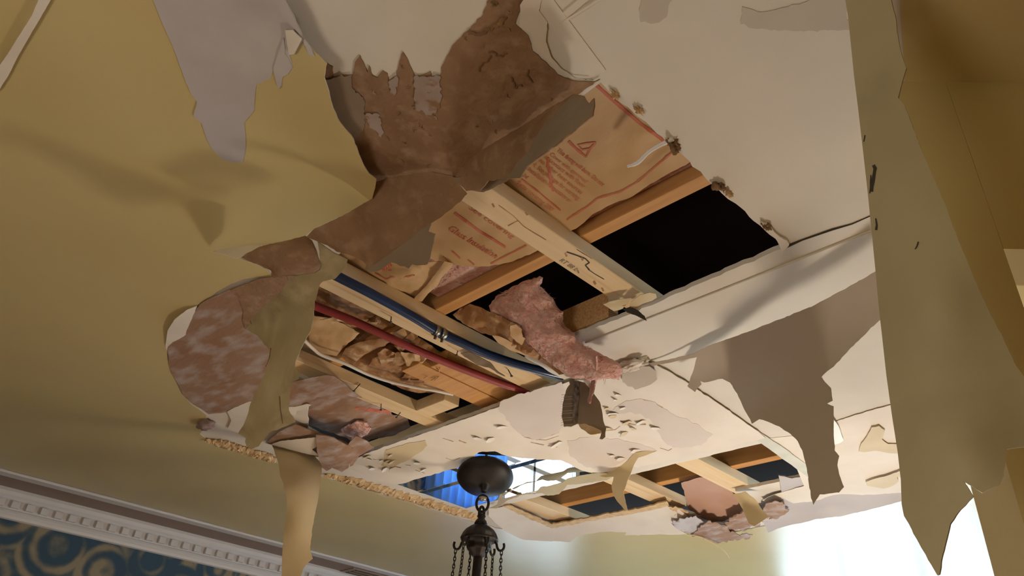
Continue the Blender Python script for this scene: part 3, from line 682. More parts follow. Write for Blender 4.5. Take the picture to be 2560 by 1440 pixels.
lv, SL = sheet('primer_patch', lav_poly, ('on', SY, .003), [M['lav'], M['lav']], .0012, 22, 1.0, 8, seed=72)
lv.parent = ceil; lv['label'] = 'lavender-grey primer patch where yellow paint has gone'
for i, (pp, a) in enumerate(((C1((1425, 150), (1465, 150), (1510, 195), (1490, 235), (1470, 272), (1445, 275), (1440, 240)), .010), (C1((1365, 345), (1400, 240), (1418, 190), (1425, 270), (1440, 290), (1462, 335), (1440, 372), (1412, 385), (1408, 430), (1394, 443), (1383, 420)), .006))):
    c_, _ = sheet('curled_flake', pp, ('on', SY, a), [M['white_film'] if i == 0 else M['lav'], M['lav']], .0014, 8, .8, 6, wr=[(.004, 40)], seed=75+i); c_.parent = ceil
# white top sheet, brown stripped paper, grey paper
bpoly = C2((1510, -300), (1500, 0), (1460, 110), (1390, 180), (1310, 260), (1240, 330), (1190, 430), (1160, 490), (1150, 545), (1090, 550), (1085, 515), (1040, 535), (1000, 545), (970, 545), (945, 490), (915, 420), (885, 375), (855, 450), (840, 545), (785, 580), (775, 530), (740, 510), (700, 560), (665, 545), (640, 475), (630, 520), (600, 450), (575, 400), (540, 450), (520, 540), (430, 545), (385, 560), (380, 480), (340, 455), (290, 500), (290, 700), (400, 1000), (560, 1290), (640, 1420))+[(900, 540), (930, 575), (1000, 535), (1080, 480), (1160, 428), (1250, 368), (1350, 300), (1440, 240), (1500, 198)]+C2((2240, 590), (2100, 580), (2000, 540), (1900, 440), (1820, 370), (1790, 260), (1695, 170), (1755, 0), (1780, -300))
def skb(x, y): return y < -30 or (x < 900 and y > 250 and x < 860)
br, SBn = sheet('stripped_paper', bpoly, [(1300, 0, .9985), (1150, 200, .9985), (850, 200, .998), (880, 350, .998), (930, 480, .99), (1050, 400, .992), (1250, 250, .9975), (1450, 215, .996), (1160, 428, .985), (1000, 535, .972), (1350, 300, .992)], [M['brown'], M['grey_paper']], .0018, 16, 2.2, 8, wr=[(.003, 14), (.0016, 40)], seed=81, skip=skb, hmax=.9987)
tag(br, 'large brown stripped drywall paper with jagged flame-like top edge', 'drywall paper')
for i, pp in enumerate((C2((385, 560), (430, 545), (520, 540), (525, 640), (600, 700), (605, 860), (600, 940), (540, 1000), (430, 880), (375, 760), (345, 640), (320, 570)),
                        C2((970, 548), (1090, 552), (1155, 548), (1165, 700), (1150, 780), (1090, 830), (1050, 830), (1020, 790), (970, 800), (965, 680)),
                        C2((790, 580), (840, 545), (850, 620), (820, 690), (790, 660)), C2((610, 830), (680, 815), (720, 830), (735, 930), (730, 990), (690, 940), (640, 900)))):
    g_, _ = sheet('grey_paper_patch', pp, ('on', SBn, .003), [M['lav_brown' if i else 'grey_paper'], M['grey_paper']], .001, 12, 5.0, 5, seed=85+i); setparent(g_, br)
rnd = random.Random(4)       # small raised tears in the brown paper
big = (C2((1360, 240), (1440, 245), (1500, 215), (1560, 190), (1640, 110)), C2((1520, 40), (1580, 10)), C2((1500, 380), (1530, 375), (1560, 402), (1600, 406), (1640, 383)), C2((1660, 560), (1690, 612), (1700, 640), (1730, 610), (1752, 632)), C2((1790, 500), (1775, 540), (1800, 560), (1815, 600), (1830, 580)), C2((1430, 520), (1455, 470), (1500, 440), (1510, 380)))
for i, pts in enumerate(big):
    jp = [(x+rnd.uniform(-2, 2), y+rnd.uniform(-2, 2)) for x, y in jagged(list(pts), 5, 3, rnd)][:-max(1, int(math.hypot(pts[-1][0]-pts[0][0], pts[-1][1]-pts[0][1])/5))]
    setparent(ribbon('paper_tear', jp, SBn, .0075 if i < 2 else .0032, M['brown_dark'], None, .003), br)
for i in range(60):          # short scuffs and pits
    x, y = rnd.uniform(860, 1440), rnd.uniform(20, 470)
    if not inpoly(x, y, bpoly) or bdist(x, y, bpoly) < 14: continue
    a_ = rnd.uniform(0, 6.3); L = rnd.uniform(3, 9); pts = [(x, y), (x+L*math.cos(a_), y+L*math.sin(a_)), (x+L*1.6*math.cos(a_+.7), y+L*1.6*math.sin(a_+.7))]
    setparent(ribbon('paper_tear', pts, SBn, rnd.uniform(.0012, .003), M['brown_dark'] if i % 3 else M['lav_brown'], None, .003), br)
# ------------------------------------------------------------------ flaps along the near edge of the hole
fl1, S = sheet('paper_flap', C2((2110, 680), (2190, 690), (2225, 745), (2262, 705), (2265, 760), (2255, 830), (2190, 880), (2110, 950), (2040, 1000), (1970, 1060), (1880, 1120), (1770, 1210), (1730, 1280), (1660, 1285), (1600, 1290), (1500, 1300), (1440, 1370), (1340, 1375), (1260, 1290), (1220, 1230), (1350, 1140), (1600, 990), (1800, 870), (1950, 770)), [(1435, 235, .985), (1300, 320, .986), (1150, 425, .985), (1485, 260, .93), (1430, 330, .89), (1310, 430, .88), (1200, 470, .93), (1250, 390, .945)], [M['brown'], M['grey_paper']], .002, 12, 1.6, 7, wr=[(.006, 12), (.003, 30)], seed=91)
fe, _ = sheet('grey_paper_edge', C2((2112, 684), (2188, 694), (2224, 748), (2260, 712), (2262, 760), (2252, 828), (2188, 877), (2108, 947), (2038, 997), (1968, 1057), (1878, 1117), (1770, 1206), (1732, 1276), (1640, 1282), (1700, 1180), (1790, 1090), (1830, 1000), (1900, 900), (1990, 810), (2050, 740)), ('on', S, .0016), [M['grey_paper'], M['grey_paper']], .001, 12, 1.0, 7, seed=191); setparent(fe, fl1)
tag(fl1, 'grey-brown drywall paper flap curling down over the printed insulation', 'paper flap')
fl1b, _ = sheet('paper_flap', Z(1100, 400, 10.2875, [(300, 450), (560, 430), (800, 250), (830, 330), (950, 290), (960, 420), (1100, 370), (1250, 470), (1480, 440), (1850, 450), (1700, 560), (1500, 640), (1380, 720), (1250, 780), (1110, 830), (1030, 820), (860, 790), (740, 750), (640, 650), (480, 600)]), [(1130, 445, .975), (1200, 430, .968), (1280, 445, .945), (1210, 478, .95), (1165, 470, .96)], [M['grey_paper'], M['brown']], .0018, 8, 1.0, 5, wr=[(.004, 40)], seed=92)
tag(fl1b, 'small torn paper lip hanging over the end of the stamped board', 'paper flap')
fl2, S = sheet('paper_flap', [(938, 455), (1000, 440), (1080, 430), (1130, 440), (1168, 485), (1150, 505), (1100, 545), (1078, 558), (1040, 590), (980, 640), (935, 678), (913, 673), (916, 662), (907, 653), (895, 645), (884, 641), (866, 635), (841, 629), (818, 613), (788, 601), (765, 592), (785, 572), (860, 537), (930, 497)], [(938, 455, .984), (1080, 430, .982), (1160, 485, .955), (1078, 560, .91), (930, 676, .85), (780, 597, .88), (930, 500, .96), (1000, 500, .955), (880, 580, .895), (860, 633, .86)], [M['brown'], M['grey_paper']], .0018, 14, 1.2, 7, wr=[(.004, 16)], seed=93)
tag(fl2, 'brown paper flap sagging beside the yellow ceiling edge', 'paper flap')
fl3, S = sheet('paper_flap', K4((1950, 130), (1900, 250), (2015, 290), (1990, 400), (1960, 550), (1930, 700), (1890, 790), (1720, 810), (1640, 790), (1580, 860), (1520, 825), (1440, 820), (1380, 780), (1290, 760), (1130, 880), (1050, 910), (960, 910), (880, 880), (1100, 740), (1350, 560), (1600, 380), (1800, 200), (1900, 130)), [(1070, 565, .908), (925, 674, .848), (1000, 620, .88), (1085, 590, .885), (1075, 655, .85), (1020, 668, .85)], [M['grey_paper'], M['brown']], .0018, 9, 1.2, 6, wr=[(.004, 25)], seed=94)
tag(fl3, 'pale grey triangular paper flap turned out below the brown flap', 'paper flap')
# rolled tube of paper and the long flap
tb, S = sheet('paper_roll', C6((890, 68), (770, 98), (630, 130), (545, 172), (518, 195), (560, 215), (640, 245), (690, 270), (702, 315), (760, 302), (860, 292), (940, 285), (970, 265), (982, 240), (955, 150), (930, 95)), [(763, 590, .905), (604, 644, .885), (680, 680, .87), (790, 675, .87), (720, 630, .88), (640, 625, .89)], [M['brown'], M['brown_dark']], .002, 11, 1.2, 7, wr=[(.003, 25)], puff=(.022, 26), seed=95)
tag(tb, 'rolled dark brown paper curl above the long hanging flap', 'paper roll')
wl, S = sheet('paint_lip', [(533, 627), (600, 614), (655, 612), (640, 625), (604, 642), (590, 645)], [(533, 627, .99), (655, 612, .94), (604, 644, .91)], [M['white_film'], M['yellow']], .0015, 10, .5, 8, seed=96)
tag(wl, 'thin white paint lip pointing left beside the brown paper roll', 'paint flake')
lf, SLf = sheet('paper_flap', C6((960, 100), (1050, 165), (1135, 205), (1125, 250), (1060, 320), (990, 335), (975, 350), (960, 400), (945, 450), (935, 560), (915, 630), (880, 690), (860, 730), (835, 790), (830, 830), (860, 870), (850, 900), (810, 920), (800, 1000), (795, 1080), (820, 1120), (835, 1150), (800, 1165), (740, 1190), (680, 1210), (650, 1250), (620, 1290), (575, 1310), (550, 1290), (540, 1265), (545, 1240), (500, 1215), (530, 1170), (550, 1120), (565, 1060), (600, 980), (640, 900), (670, 840), (680, 800), (690, 740), (640, 680), (600, 640), (545, 610), (560, 590), (590, 540), (640, 490), (700, 440), (740, 400), (790, 330), (850, 300), (940, 285), (975, 265), (975, 200)), [(800, 610, .89), (868, 650, .885), (830, 680, .875), (780, 790, ('r', 1.52)), (740, 900, ('r', 1.54)), (620, 820, ('r', 1.60)), (700, 850, ('r', 1.56)), (720, 1050, ('r', 1.60)), (630, 1110, ('r', 1.64)), (690, 1000, ('r', 1.57)), (720, 700, .865)], [M['olive'], M['brown_lav']], .002, 12, 1.4, 8, wr=[(.026, 7), (.008, 20), (.003, 40)], seed=97)
tag(lf, 'long olive paint-covered paper flap hanging at the left of the hole', 'paper flap')
for pts in (C6((690, 720), (680, 780), (660, 830)), C6((740, 1000), (745, 1080), (760, 1160)), C6((570, 560), (575, 580))):
    setparent(ribbon('crease', pts, SLf, .002, M['brown_dark'], None, .001), lf)
# stripped crescent on the yellow ceiling
cr, _ = sheet('stripped_paper', C6((440, 385), (620, 315), (700, 312), (800, 300), (900, 300), (900, 420), (860, 600), (800, 760), (720, 900), (640, 1000), (565, 1050), (480, 1080), (400, 1098), (330, 1105), (280, 1070), (230, 1040), (180, 990), (150, 930), (110, 860), (95, 790), (95, 720), (150, 650), (200, 600), (250, 500), (300, 450)), .9945, [M['brown_lav'], M['grey_paper']], .0015, 22, 1.5, 9, wr=[(.002, 20)], seed=101)
tag(cr, 'mottled brown and white stripped patch in the yellow ceiling at left', 'drywall paper')
dk, _ = sheet('solid_brown_paper', C6((450, 385), (620, 318), (780, 302), (800, 340), (740, 400), (700, 445), (640, 490), (590, 540), (560, 600), (540, 610), (525, 560), (530, 500), (500, 430)), .9925, [M['brown'], M['brown']], .001, 18, 1.5, 8, seed=102); setparent(dk, cr)  # solid brown upper part of the patch
wcx, _ = sheet('paint_lip', C6((262, 475), (200, 500), (130, 555), (90, 620), (78, 700), (84, 760), (120, 735), (180, 700), (200, 620), (250, 510)), [(490, 766, .994), (413, 860, .994), (430, 800, .985), (465, 820, .992)], [M['white_film'], M['white_film']], .0015, 12, .8, 8, seed=103)
tag(wcx, 'white crescent of bare paint edge left of the mottled brown patch', 'paint flake')
wl2, _ = sheet('paint_lip', C6((570, 1030), (480, 1065), (436, 1090), (460, 1140), (440, 1190), (490, 1210), (560, 1230), (600, 1200), (620, 1060)), .9935, [M['white_film'], M['white_film']], .0015, 12, .8, 8, seed=104)
tag(wl2, 'white scrap of bare ceiling paper behind the foot of the long flap', 'paint flake')
ch = lump('gypsum_chunk', W(516, 1062, .988), .030, M['chunk'], seed=3, flat=(.9, 1.5, .55), rough=.45); tag(ch, 'purple-grey gypsum chunk stuck on the yellow ceiling below the patch', 'plaster chunk')
# crumbled plaster ridge on the joint line
def ridge(lbl, a, b, w, n, seed):
    V = []; F = []; rnd = random.Random(seed); k = 7
    for i in range(n+1):
        t = i/n; p = W(a[0]+(b[0]-a[0])*t, a[1]+(b[1]-a[1])*t, .998); ww = w*(.5+.5*rnd.random())*min(1, 6*t+.15, 6*(1-t)+.15)
        for j in range(k):
            s = j/(k-1); V.append((p.x+rnd.uniform(-.006, .006), p.y+(s-.6)*ww*1.2+rnd.uniform(-.004, .004), EYE+.998-.012*math.sin(math.pi*s)*rnd.uniform(.3, 1.3)))
    for i in range(n):
        for j in range(k-1): F.append((i*k+j, (i+1)*k+j, (i+1)*k+j+1, i*k+j+1))
    me = mesh_from(V, F)
    if me.polygons[0].normal.z > 0: me.flip_normals()
    o = link('plaster_ridge', me, M['crumb']); tag(o, lbl, 'plaster')
    s = o.modifiers.new('solid', 'SOLIDIFY'); s.thickness = .004
ridge('crumbled cream plaster ridge at the foot of the long flap', (516, 1098), (690, 1150), .075, 60, 1)
ridge('long crumbled plaster ridge between yellow ceiling and white panel', (812, 1185), (1215, 1303), .10, 110, 2)

# lower-left corner scraps
s1, _ = sheet('paper_scrap', C6((800, 920), (860, 908), (940, 890), (1010, 878), (1060, 885), (1110, 920), (1160, 970), (1218, 1010), (1100, 992), (1040, 1002), (960, 1005), (900, 1055), (830, 1075), (780, 1080), (770, 1000)), [(730, 960, .985), (830, 940, .975), (900, 990, .995), (740, 1020, .98), (800, 990, .985)], [M['brown_lav'], M['grey_paper']], .0018, 9, 1.2, 7, wr=[(.006, 25)], seed=111)
tag(s1, 'curled pinkish-grey paper scrap below the nailed board', 'paper')
s1b, _ = sheet('paint_lip', C6((770, 1060), (830, 1062), (900, 1045), (925, 1050), (880, 1080), (840, 1085), (835, 1110), (790, 1100)), .978, [M['white_film'], M['white_film']], .0015, 7, .8, 6, wr=[(.004, 40)], seed=112)
tag(s1b, 'white curled paint lip beside the sooty corner insulation', 'paint flake')
s2, _ = sheet('drywall_scrap', C6((660, 1270), (740, 1205), (830, 1165), (880, 1185), (960, 1215), (1040, 1240), (1110, 1265), (1165, 1300), (1190, 1340), (1120, 1360), (1040, 1350), (960, 1352), (850, 1332), (760, 1305)), [(665, 1107, .99), (740, 1065, .975), (880, 1120, .965), (850, 1145, .975), (760, 1120, .985)], [M['brown_lav'], M['brown']], .004, 10, 1.2, 7, wr=[(.004, 25)], seed=113)
tag(s2, 'brown drywall paper edge under the corner of the big hole', 'drywall paper')
s3, _ = sheet('paint_lip', C6((690, 1282), (740, 1262), (840, 1250), (940, 1240), (1020, 1245), (960, 1290), (930, 1310), (975, 1348), (900, 1335), (800, 1310), (740, 1295)), [(680, 1112, .985), (800, 1095, .962), (790, 1140, .97)], [M['white_film'], M['white_film']], .0015, 10, .8, 7, seed=114)
tag(s3, 'cream-white paint tongue under the corner of the big hole', 'paint flake')
s4, _ = sheet('drywall_scrap', D2((-40, 100), (60, 110), (130, 130), (240, 190), (300, 230), (290, 300), (262, 400), (200, 440), (110, 400), (60, 430), (20, 400), (-10, 330), (-30, 220)), [(800, 1090, .96), (880, 1120, .955), (865, 1175, .94), (815, 1175, .945), (840, 1130, .945)], [M['brown_lav'], M['grey_paper']], .004, 9, 1.5, 7, wr=[(.010, 22)], seed=115)
tag(s4, 'ragged grey-brown drywall piece hanging at the left corner of the white panel', 'drywall scrap')
s5, _ = sheet('drywall_scrap', D2((240, 210), (330, 110), (420, 150), (490, 210), (430, 250), (360, 290), (300, 380), (270, 390), (290, 300)), [(866, 1117, .955), (930, 1118, .965), (880, 1165, .945)], [M['brown_lav'], M['grey_paper']], .003, 8, 1.5, 7, wr=[(.010, 25)], seed=116)
tag(s5, 'small twisted paper scrap pointing down beside the sooty corner', 'drywall scrap')
ys, _ = sheet('paint_strip', D1((2020, 325), (2100, 345), (2250, 395), (2345, 420), (2400, 480), (2385, 600), (2370, 720), (2345, 850), (2320, 980), (2310, 1120), (2328, 1180), (2290, 1212), (2260, 1250), (2240, 1310), (2215, 1390), (2160, 1460), (2088, 1480), (2092, 1400), (2095, 1310), (2100, 1150), (2110, 1000), (2130, 860), (2135, 740), (2110, 620), (2085, 560), (2070, 460)), [(690, 1115, .992), (795, 1145, .985), (740, 1200, ('r', 2.72)), (740, 1300, ('r', 2.68)), (720, 1440, ('r', 2.66)), (780, 1300, ('r', 2.72)), (705, 1300, ('r', 2.70))], [M['cream_film'], M['cream_film']], .0015, 15, 1.2, 9, wr=[(.006, 14)], seed=117)
tag(ys, 'long narrow cream paint strip hanging down in front of the crown moulding', 'paint strip')

# ------------------------------------------------------------------ white panel in the middle with the mirror
mp_ = [(880, 1152), (930, 1128), (988, 1108), (1100, 1070), (1250, 1016), (1413, 958), (1500, 930), (1600, 905), (1640, 912), (1720, 958), (1800, 1012), (1900, 1083)]+D3((2030, 100), (1880, 128), (1760, 165), (1650, 182), (1550, 212), (1400, 247), (1200, 292), (1120, 312), (1060, 300), (1000, 320), (920, 338), (850, 346), (780, 345), (700, 320), (650, 290), (580, 260), (500, 255), (330, 245), (210, 232))+D2((1600, 250), (1450, 260), (1330, 380), (1280, 392), (1200, 412), (1050, 455), (900, 500), (780, 540), (700, 553), (640, 550), (520, 515), (400, 462), (260, 400), (200, 430), (150, 400))
mfw, SM = sheet('paint_sheet', mp_, [(900, 1140, .9975), (1413, 958, .9975), (1640, 912, .9975), (1900, 1083, .9965), (1573, 1170, .986), (1480, 1180, .975), (1350, 1148, .985), (1200, 1150, .985), (1050, 1205, .975), (960, 1205, .978), (1000, 1120, .996), (1300, 1060, .996), (1500, 1050, .996), (1750, 1080, .996)], [M['white_film'], M['grey_paper']], .002, 24, 1.6, 9, wr=[(.0025, 8), (.0018, 22)], seed=121, hmax=.9915)
tag(mfw, 'large blistered white paint sheet around the chandelier mount', 'paint sheet')
rnd = random.Random(12)
cracks = (C7((700, 1300), (760, 1350), (860, 1370), (960, 1340), (1040, 1310)), C7((1480, 1130), (1580, 1060), (1700, 1040), (1800, 1060), (1890, 1110)), C7((1420, 1160), (1500, 1150), (1530, 1130)), C7((1540, 1220), (1600, 1240), (1660, 1250), (1750, 1245)), C7((1420, 1300), (1500, 1290), (1540, 1260)), C7((810, 1395), (900, 1410), (1000, 1430)), D3((1310, 80), (1340, 110), (1400, 120), (1450, 115), (1520, 115), (1580, 145)), D3((1280, 170), (1340, 190), (1365, 175)), D3((360, 130), (440, 150), (550, 165)), D3((670, 190), (715, 192)), D3((410, 110), (470, 115), (560, 85)), D2((1120, 130), (1220, 160)), D2((1270, 150), (1390, 195)), D2((1150, 310), (1220, 335), (1280, 310)), D2((870, 420), (960, 450)), D2((640, 380), (740, 400)), D2((780, 375), (830, 380)), D2((480, 320), (560, 335)))
for i, pts in enumerate(cracks):
    setparent(ribbon('crack', pts, SM, .0022 if i % 3 else .005, M['kraft_dark'], None, .0012), mfw)
for i, pp in enumerate((C7((560, 1060), (700, 1000), (860, 960), (1060, 900), (1090, 960), (1065, 1080), (1062, 1180), (1080, 1262), (1040, 1312), (960, 1345), (870, 1370), (760, 1350), (690, 1300), (640, 1250), (600, 1180), (540, 1120)), C7((1480, 1130), (1560, 1070), (1680, 1040), (1800, 1058), (1900, 1120), (2000, 1180), (2160, 1240), (2300, 1330), (2200, 1420), (1980, 1440), (1900, 1390), (1840, 1300), (1780, 1200), (1640, 1150), (1540, 1160)), D3((620, 120), (800, 90), (1000, 110), (1180, 160), (1250, 185), (1120, 205), (1050, 250), (960, 300), (860, 320), (740, 300), (640, 230)))):
    f_, _ = sheet('paint_island', pp, ('on', SM, .002), [M['island'], M['grey_paper']], .0012, 16, 3.0, 8, seed=140+i); setparent(f_, mfw)
for i in range(34):          # lifted flakes of paint
    px, py = rnd.choice(((rnd.uniform(1190, 1260), rnd.uniform(1050, 1110)), (rnd.uniform(980, 1130), rnd.uniform(1150, 1195)), (rnd.uniform(1480, 1640), rnd.uniform(980, 1090)), (rnd.uniform(1290, 1600), rnd.uniform(1060, 1150)), (rnd.uniform(900, 1000), rnd.uniform(1135, 1175))))
    if not inpoly(px, py, mp_): continue
    a = rnd.uniform(7, 20); th = rnd.uniform(-.6, .3); pp = []
    for k in range(7):
        q = 2*math.pi*k/7; r_ = a*rnd.uniform(.5, 1.1); x_, y_ = r_*math.cos(q), r_*.3*math.sin(q)
        pp.append((px+x_*math.cos(th)-y_*math.sin(th), py+x_*math.sin(th)+y_*math.cos(th)))
    zz = SM(px, py).z-EYE
    f_, _ = sheet('lifted_flake', pp, [(pp[0][0], pp[0][1], zz-.001), (pp[2][0], pp[2][1], zz-.002), (pp[4][0], pp[4][1], zz-.012), (pp[5][0], pp[5][1], zz-.006)], [M['white_film'] if i % 3 else M['cream_film'], M['grey_paper']], .001, 6, .4, 5, seed=130+i); setparent(f_, mfw)
gf, _ = sheet('paint_patch', D2((600, 240), (720, 200), (850, 170), (960, 150), (980, 200), (900, 270), (800, 330), (700, 380), (600, 390), (560, 380), (590, 310)), ('on', SM, .004), [M['cream_film'], M['grey_paper']], .0015, 10, 1.6, 7, seed=160); setparent(gf, mfw)
# mirror panel: bevelled plates
mir = empty('mirror_medallion', (1.94, 2.18, H)); tag(mir, 'shiny square looking glass on the ceiling behind the chandelier canopy', 'mirror')
def plate(x0, x1, y0, y1):
    z = EYE+.9995; b = .018; t = .0045
    V = [(x0, y0, z), (x1, y0, z), (x1, y1, z), (x0, y1, z), (x0+b, y0+b, z-t), (x1-b, y0+b, z-t), (x1-b, y1-b, z-t), (x0+b, y1-b, z-t)]
    F = [(4, 7, 6, 5), (0, 4, 5, 1), (1, 5, 6, 2), (2, 6, 7, 3), (3, 7, 4, 0), (0, 1, 2, 3)]
    me = mesh_from(V, F); bm = bmesh.new(); bm.from_mesh(me); bmesh.ops.recalc_face_normals(bm, faces=bm.faces); bm.to_mesh(me); bm.free()
    setparent(link('mirror_plate', me, M['mirror']), mir)
for a, b in ((1.66, 1.94), (1.94, 2.215)):
    for c, d in ((1.80, 2.225), (2.225, 2.585)): plate(a+.001, b-.001, c+.001, d-.001)
# rim below the mirror
rim, _ = sheet('paint_strip', D3((60, 600), (120, 575), (150, 475), (170, 530), (250, 510), (330, 490), (390, 500), (430, 450), (500, 440), (590, 415), (620, 390), (700, 370), (800, 352), (880, 345), (960, 370), (900, 400), (820, 410), (720, 425), (620, 432), (590, 470), (560, 500), (480, 510), (440, 490), (380, 495), (300, 505), (200, 540), (120, 600)), [(1225, 1265, .985), (1300, 1235, .975), (1400, 1215, .97), (1480, 1190, .975), (1530, 1190, .975), (1375, 1235, .965)], [M['yellow_film'], M['cream_film']], .0015, 9, 1.2, 7, wr=[(.004, 25)], seed=171)
tag(rim, 'thin curled olive paint strip along the edge of the mirror', 'paint strip')
cu, _ = sheet('paint_strip', D3((1100, 205), (1180, 192), (1260, 190), (1200, 215), (1125, 240), (1095, 290), (1075, 345), (1045, 410), (1020, 480), (1035, 560), (1047, 612), (1035, 618), (975, 550), (945, 500), (935, 440), (950, 375), (900, 380), (830, 365), (900, 335), (980, 312), (1050, 260)), [(1590, 1135, .985), (1640, 1128, .99), (1530, 1185, .972), (1560, 1230, ('r', 2.72)), (1565, 1275, ('r', 2.70)), (1580, 1165, .972)], [M['cream_film'], M['cream_film']], .0015, 9, .8, 7, seed=172)
tag(cu, 'curled cream paint strip dangling between the mirror and far hole', 'paint strip')

# chandelier
CX, CY = 1.848, 2.068
chn = empty('chandelier', (CX, CY, EYE+.2)); tag(chn, 'dark bronze chandelier hanging from a domed canopy by the mirror', 'chandelier')
def cz(h): return EYE+h*.955
ta = math.radians(24); td = Vector((-.66*math.sin(ta), -.75*math.sin(ta), -math.cos(ta)))       # the loose canopy tips towards the viewer
til = Vector((0, 0, -1)).rotation_difference(td).to_matrix().to_4x4()
setparent(tube('threaded_rod', [(CX, CY, H), (CX, CY, cz(.93))], .006, M['steel'], sides=8), chn)
o = lathe('canopy', [(.098, -.002), (.105, -.008), (.106, -.015), (.100, -.024), (.090, -.032), (.072, -.042), (.048, -.051), (.024, -.057), (.012, -.060), (.011, -.082)], M['bronze'], None, 48, (CX+.012, CY+.012, EYE+.955), til); setparent(o, chn)
sl = lathe('canopy_nut', [(.012, 0), (.016, -.004), (.016, -.012), (.010, -.016)], M['steel'], None, 16, (CX, CY, cz(.905))); sl.parent = o; sl.matrix_parent_inverse = chn.matrix_basis.inverted() @ Matrix.Identity(4) if False else sl.matrix_parent_inverse
def ring(name, c, r, t, ax, par, sq=1.0):
    pts = []
    for k in range(25):
        a = 2*math.pi*k/24; u, v = math.cos(a)*r, math.sin(a)*r*sq
        pts.append(Vector(c)+(Vector((u, 0, v)) if ax == 'x' else Vector((0, u, v)) if ax == 'y' else Vector((u*.7071, -u*.7071, v))))
    o = tube(name, pts, t, M['bronze'], sides=8, caps=False); return setparent(o, par)
ring('hanging_loop', (CX, CY, cz(.878)), .022, .005, 'xy', chn, 1.35)
ring('hanging_loop', (CX, CY, cz(.842)), .012, .005, 'x', chn, 1.9)
o = lathe('finial', [(.012, 0), (.016, -.008), (.012, -.016), (.020, -.026), (.024, -.036), (.018, -.044)], M['bronze'], None, 24, (CX, CY, cz(.838))); setparent(o, chn)
o = lathe('hub', [(.018, .0), (.034, -.006), (.050, -.018), (.060, -.032), (.066, -.046), (.068, -.052), (.060, -.056), (.046, -.062), (.042, -.074), (.044, -.080), (.040, -.088), (.030, -.094), (.024, -.106), (.018, -.112)], M['bronze'], None, 48, (CX, CY, cz(.797)), None, .02); setparent(o, chn)
o = lathe('stem', [(.016, .70), (.016, .60), (.016, .42), (.022, .40), (.030, .36), (.045, .33), (.05, .30), (.03, .26), (.012, .23)], M['bronze'], None, 24, (CX, CY, EYE)); setparent(o, chn)
BR = .27
for k in range(6):
    a = math.radians(60*k+8); d = Vector((math.cos(a), math.sin(a), 0)); c = Vector((CX, CY, 0))
    pts = [c+d*.052+Vector((0, 0, cz(.742))), c+d*.062+Vector((0, 0, cz(.730))), c+d*.066+Vector((0, 0, cz(.716))), c+d*.074+Vector((0, 0, cz(.706))), c+d*.085+Vector((0, 0, cz(.708))), c+d*.090+Vector((0, 0, cz(.72))), c+d*.088+Vector((0, 0, cz(.732)))]
    o = setparent(tube('hook', pts, .0045, M['bronze'], sides=8, smooth_n=4), chn)
    top = c+d*.082+Vector((0, 0, cz(.704))); end = c+d*BR+Vector((0, 0, cz(.33))); L = (end-top).length; nl = int(L/.014)
    # chains hang nearly straight first, then sweep to the arms
    paths = []
    for i in range(nl):
        t = (i+.5)/nl; q = c+d*(.082+(BR-.082)*t**3)+Vector((0, 0, cz(.704+(.33-.704)*t)))
        s = Vector((-d.y, d.x, 0)) if i % 2 else d
        paths.append([q+s*.0042*math.cos(2*math.pi*j/10)+Vector((0, 0, .0095*math.sin(2*math.pi*j/10))) for j in range(11)])
    setparent(link('chain', tubes_mesh(paths, .0018, 5), M['bronze'], None, True), chn)
    arm = [c+d*.03+Vector((0, 0, cz(.30))), c+d*.12+Vector((0, 0, cz(.24))), c+d*.20+Vector((0, 0, cz(.25))), c+d*BR+Vector((0, 0, cz(.30)))]
    setparent(tube('arm', arm, .007, M['bronze'], sides=8, smooth_n=5), chn)
    cd = lathe('candle_sleeve', [(.024, 0), (.026, .01), (.011, .014), (.011, .07)], M['trim'], None, 16, tuple(c+d*BR+Vector((0, 0, cz(.30))))); setparent(cd, chn)
    bl = lathe('bulb', [(.006, 0), (.014, .012), (.016, .022), (.011, .04), (.003, .056)], M['bulb'], None, 16, tuple(c+d*BR+Vector((0, 0, cz(.37))))); setparent(bl, chn)
    ld = bpy.data.lights.new('bulb_light', 'POINT'); ld.energy = BULB_W; ld.color = (1, .80, .56); ld.shadow_soft_size = .02
    lo = bpy.data.objects.new('bulb_light', ld); COL.objects.link(lo); lo.location = c+d*BR+Vector((0, 0, cz(.40))); setparent(lo, chn)

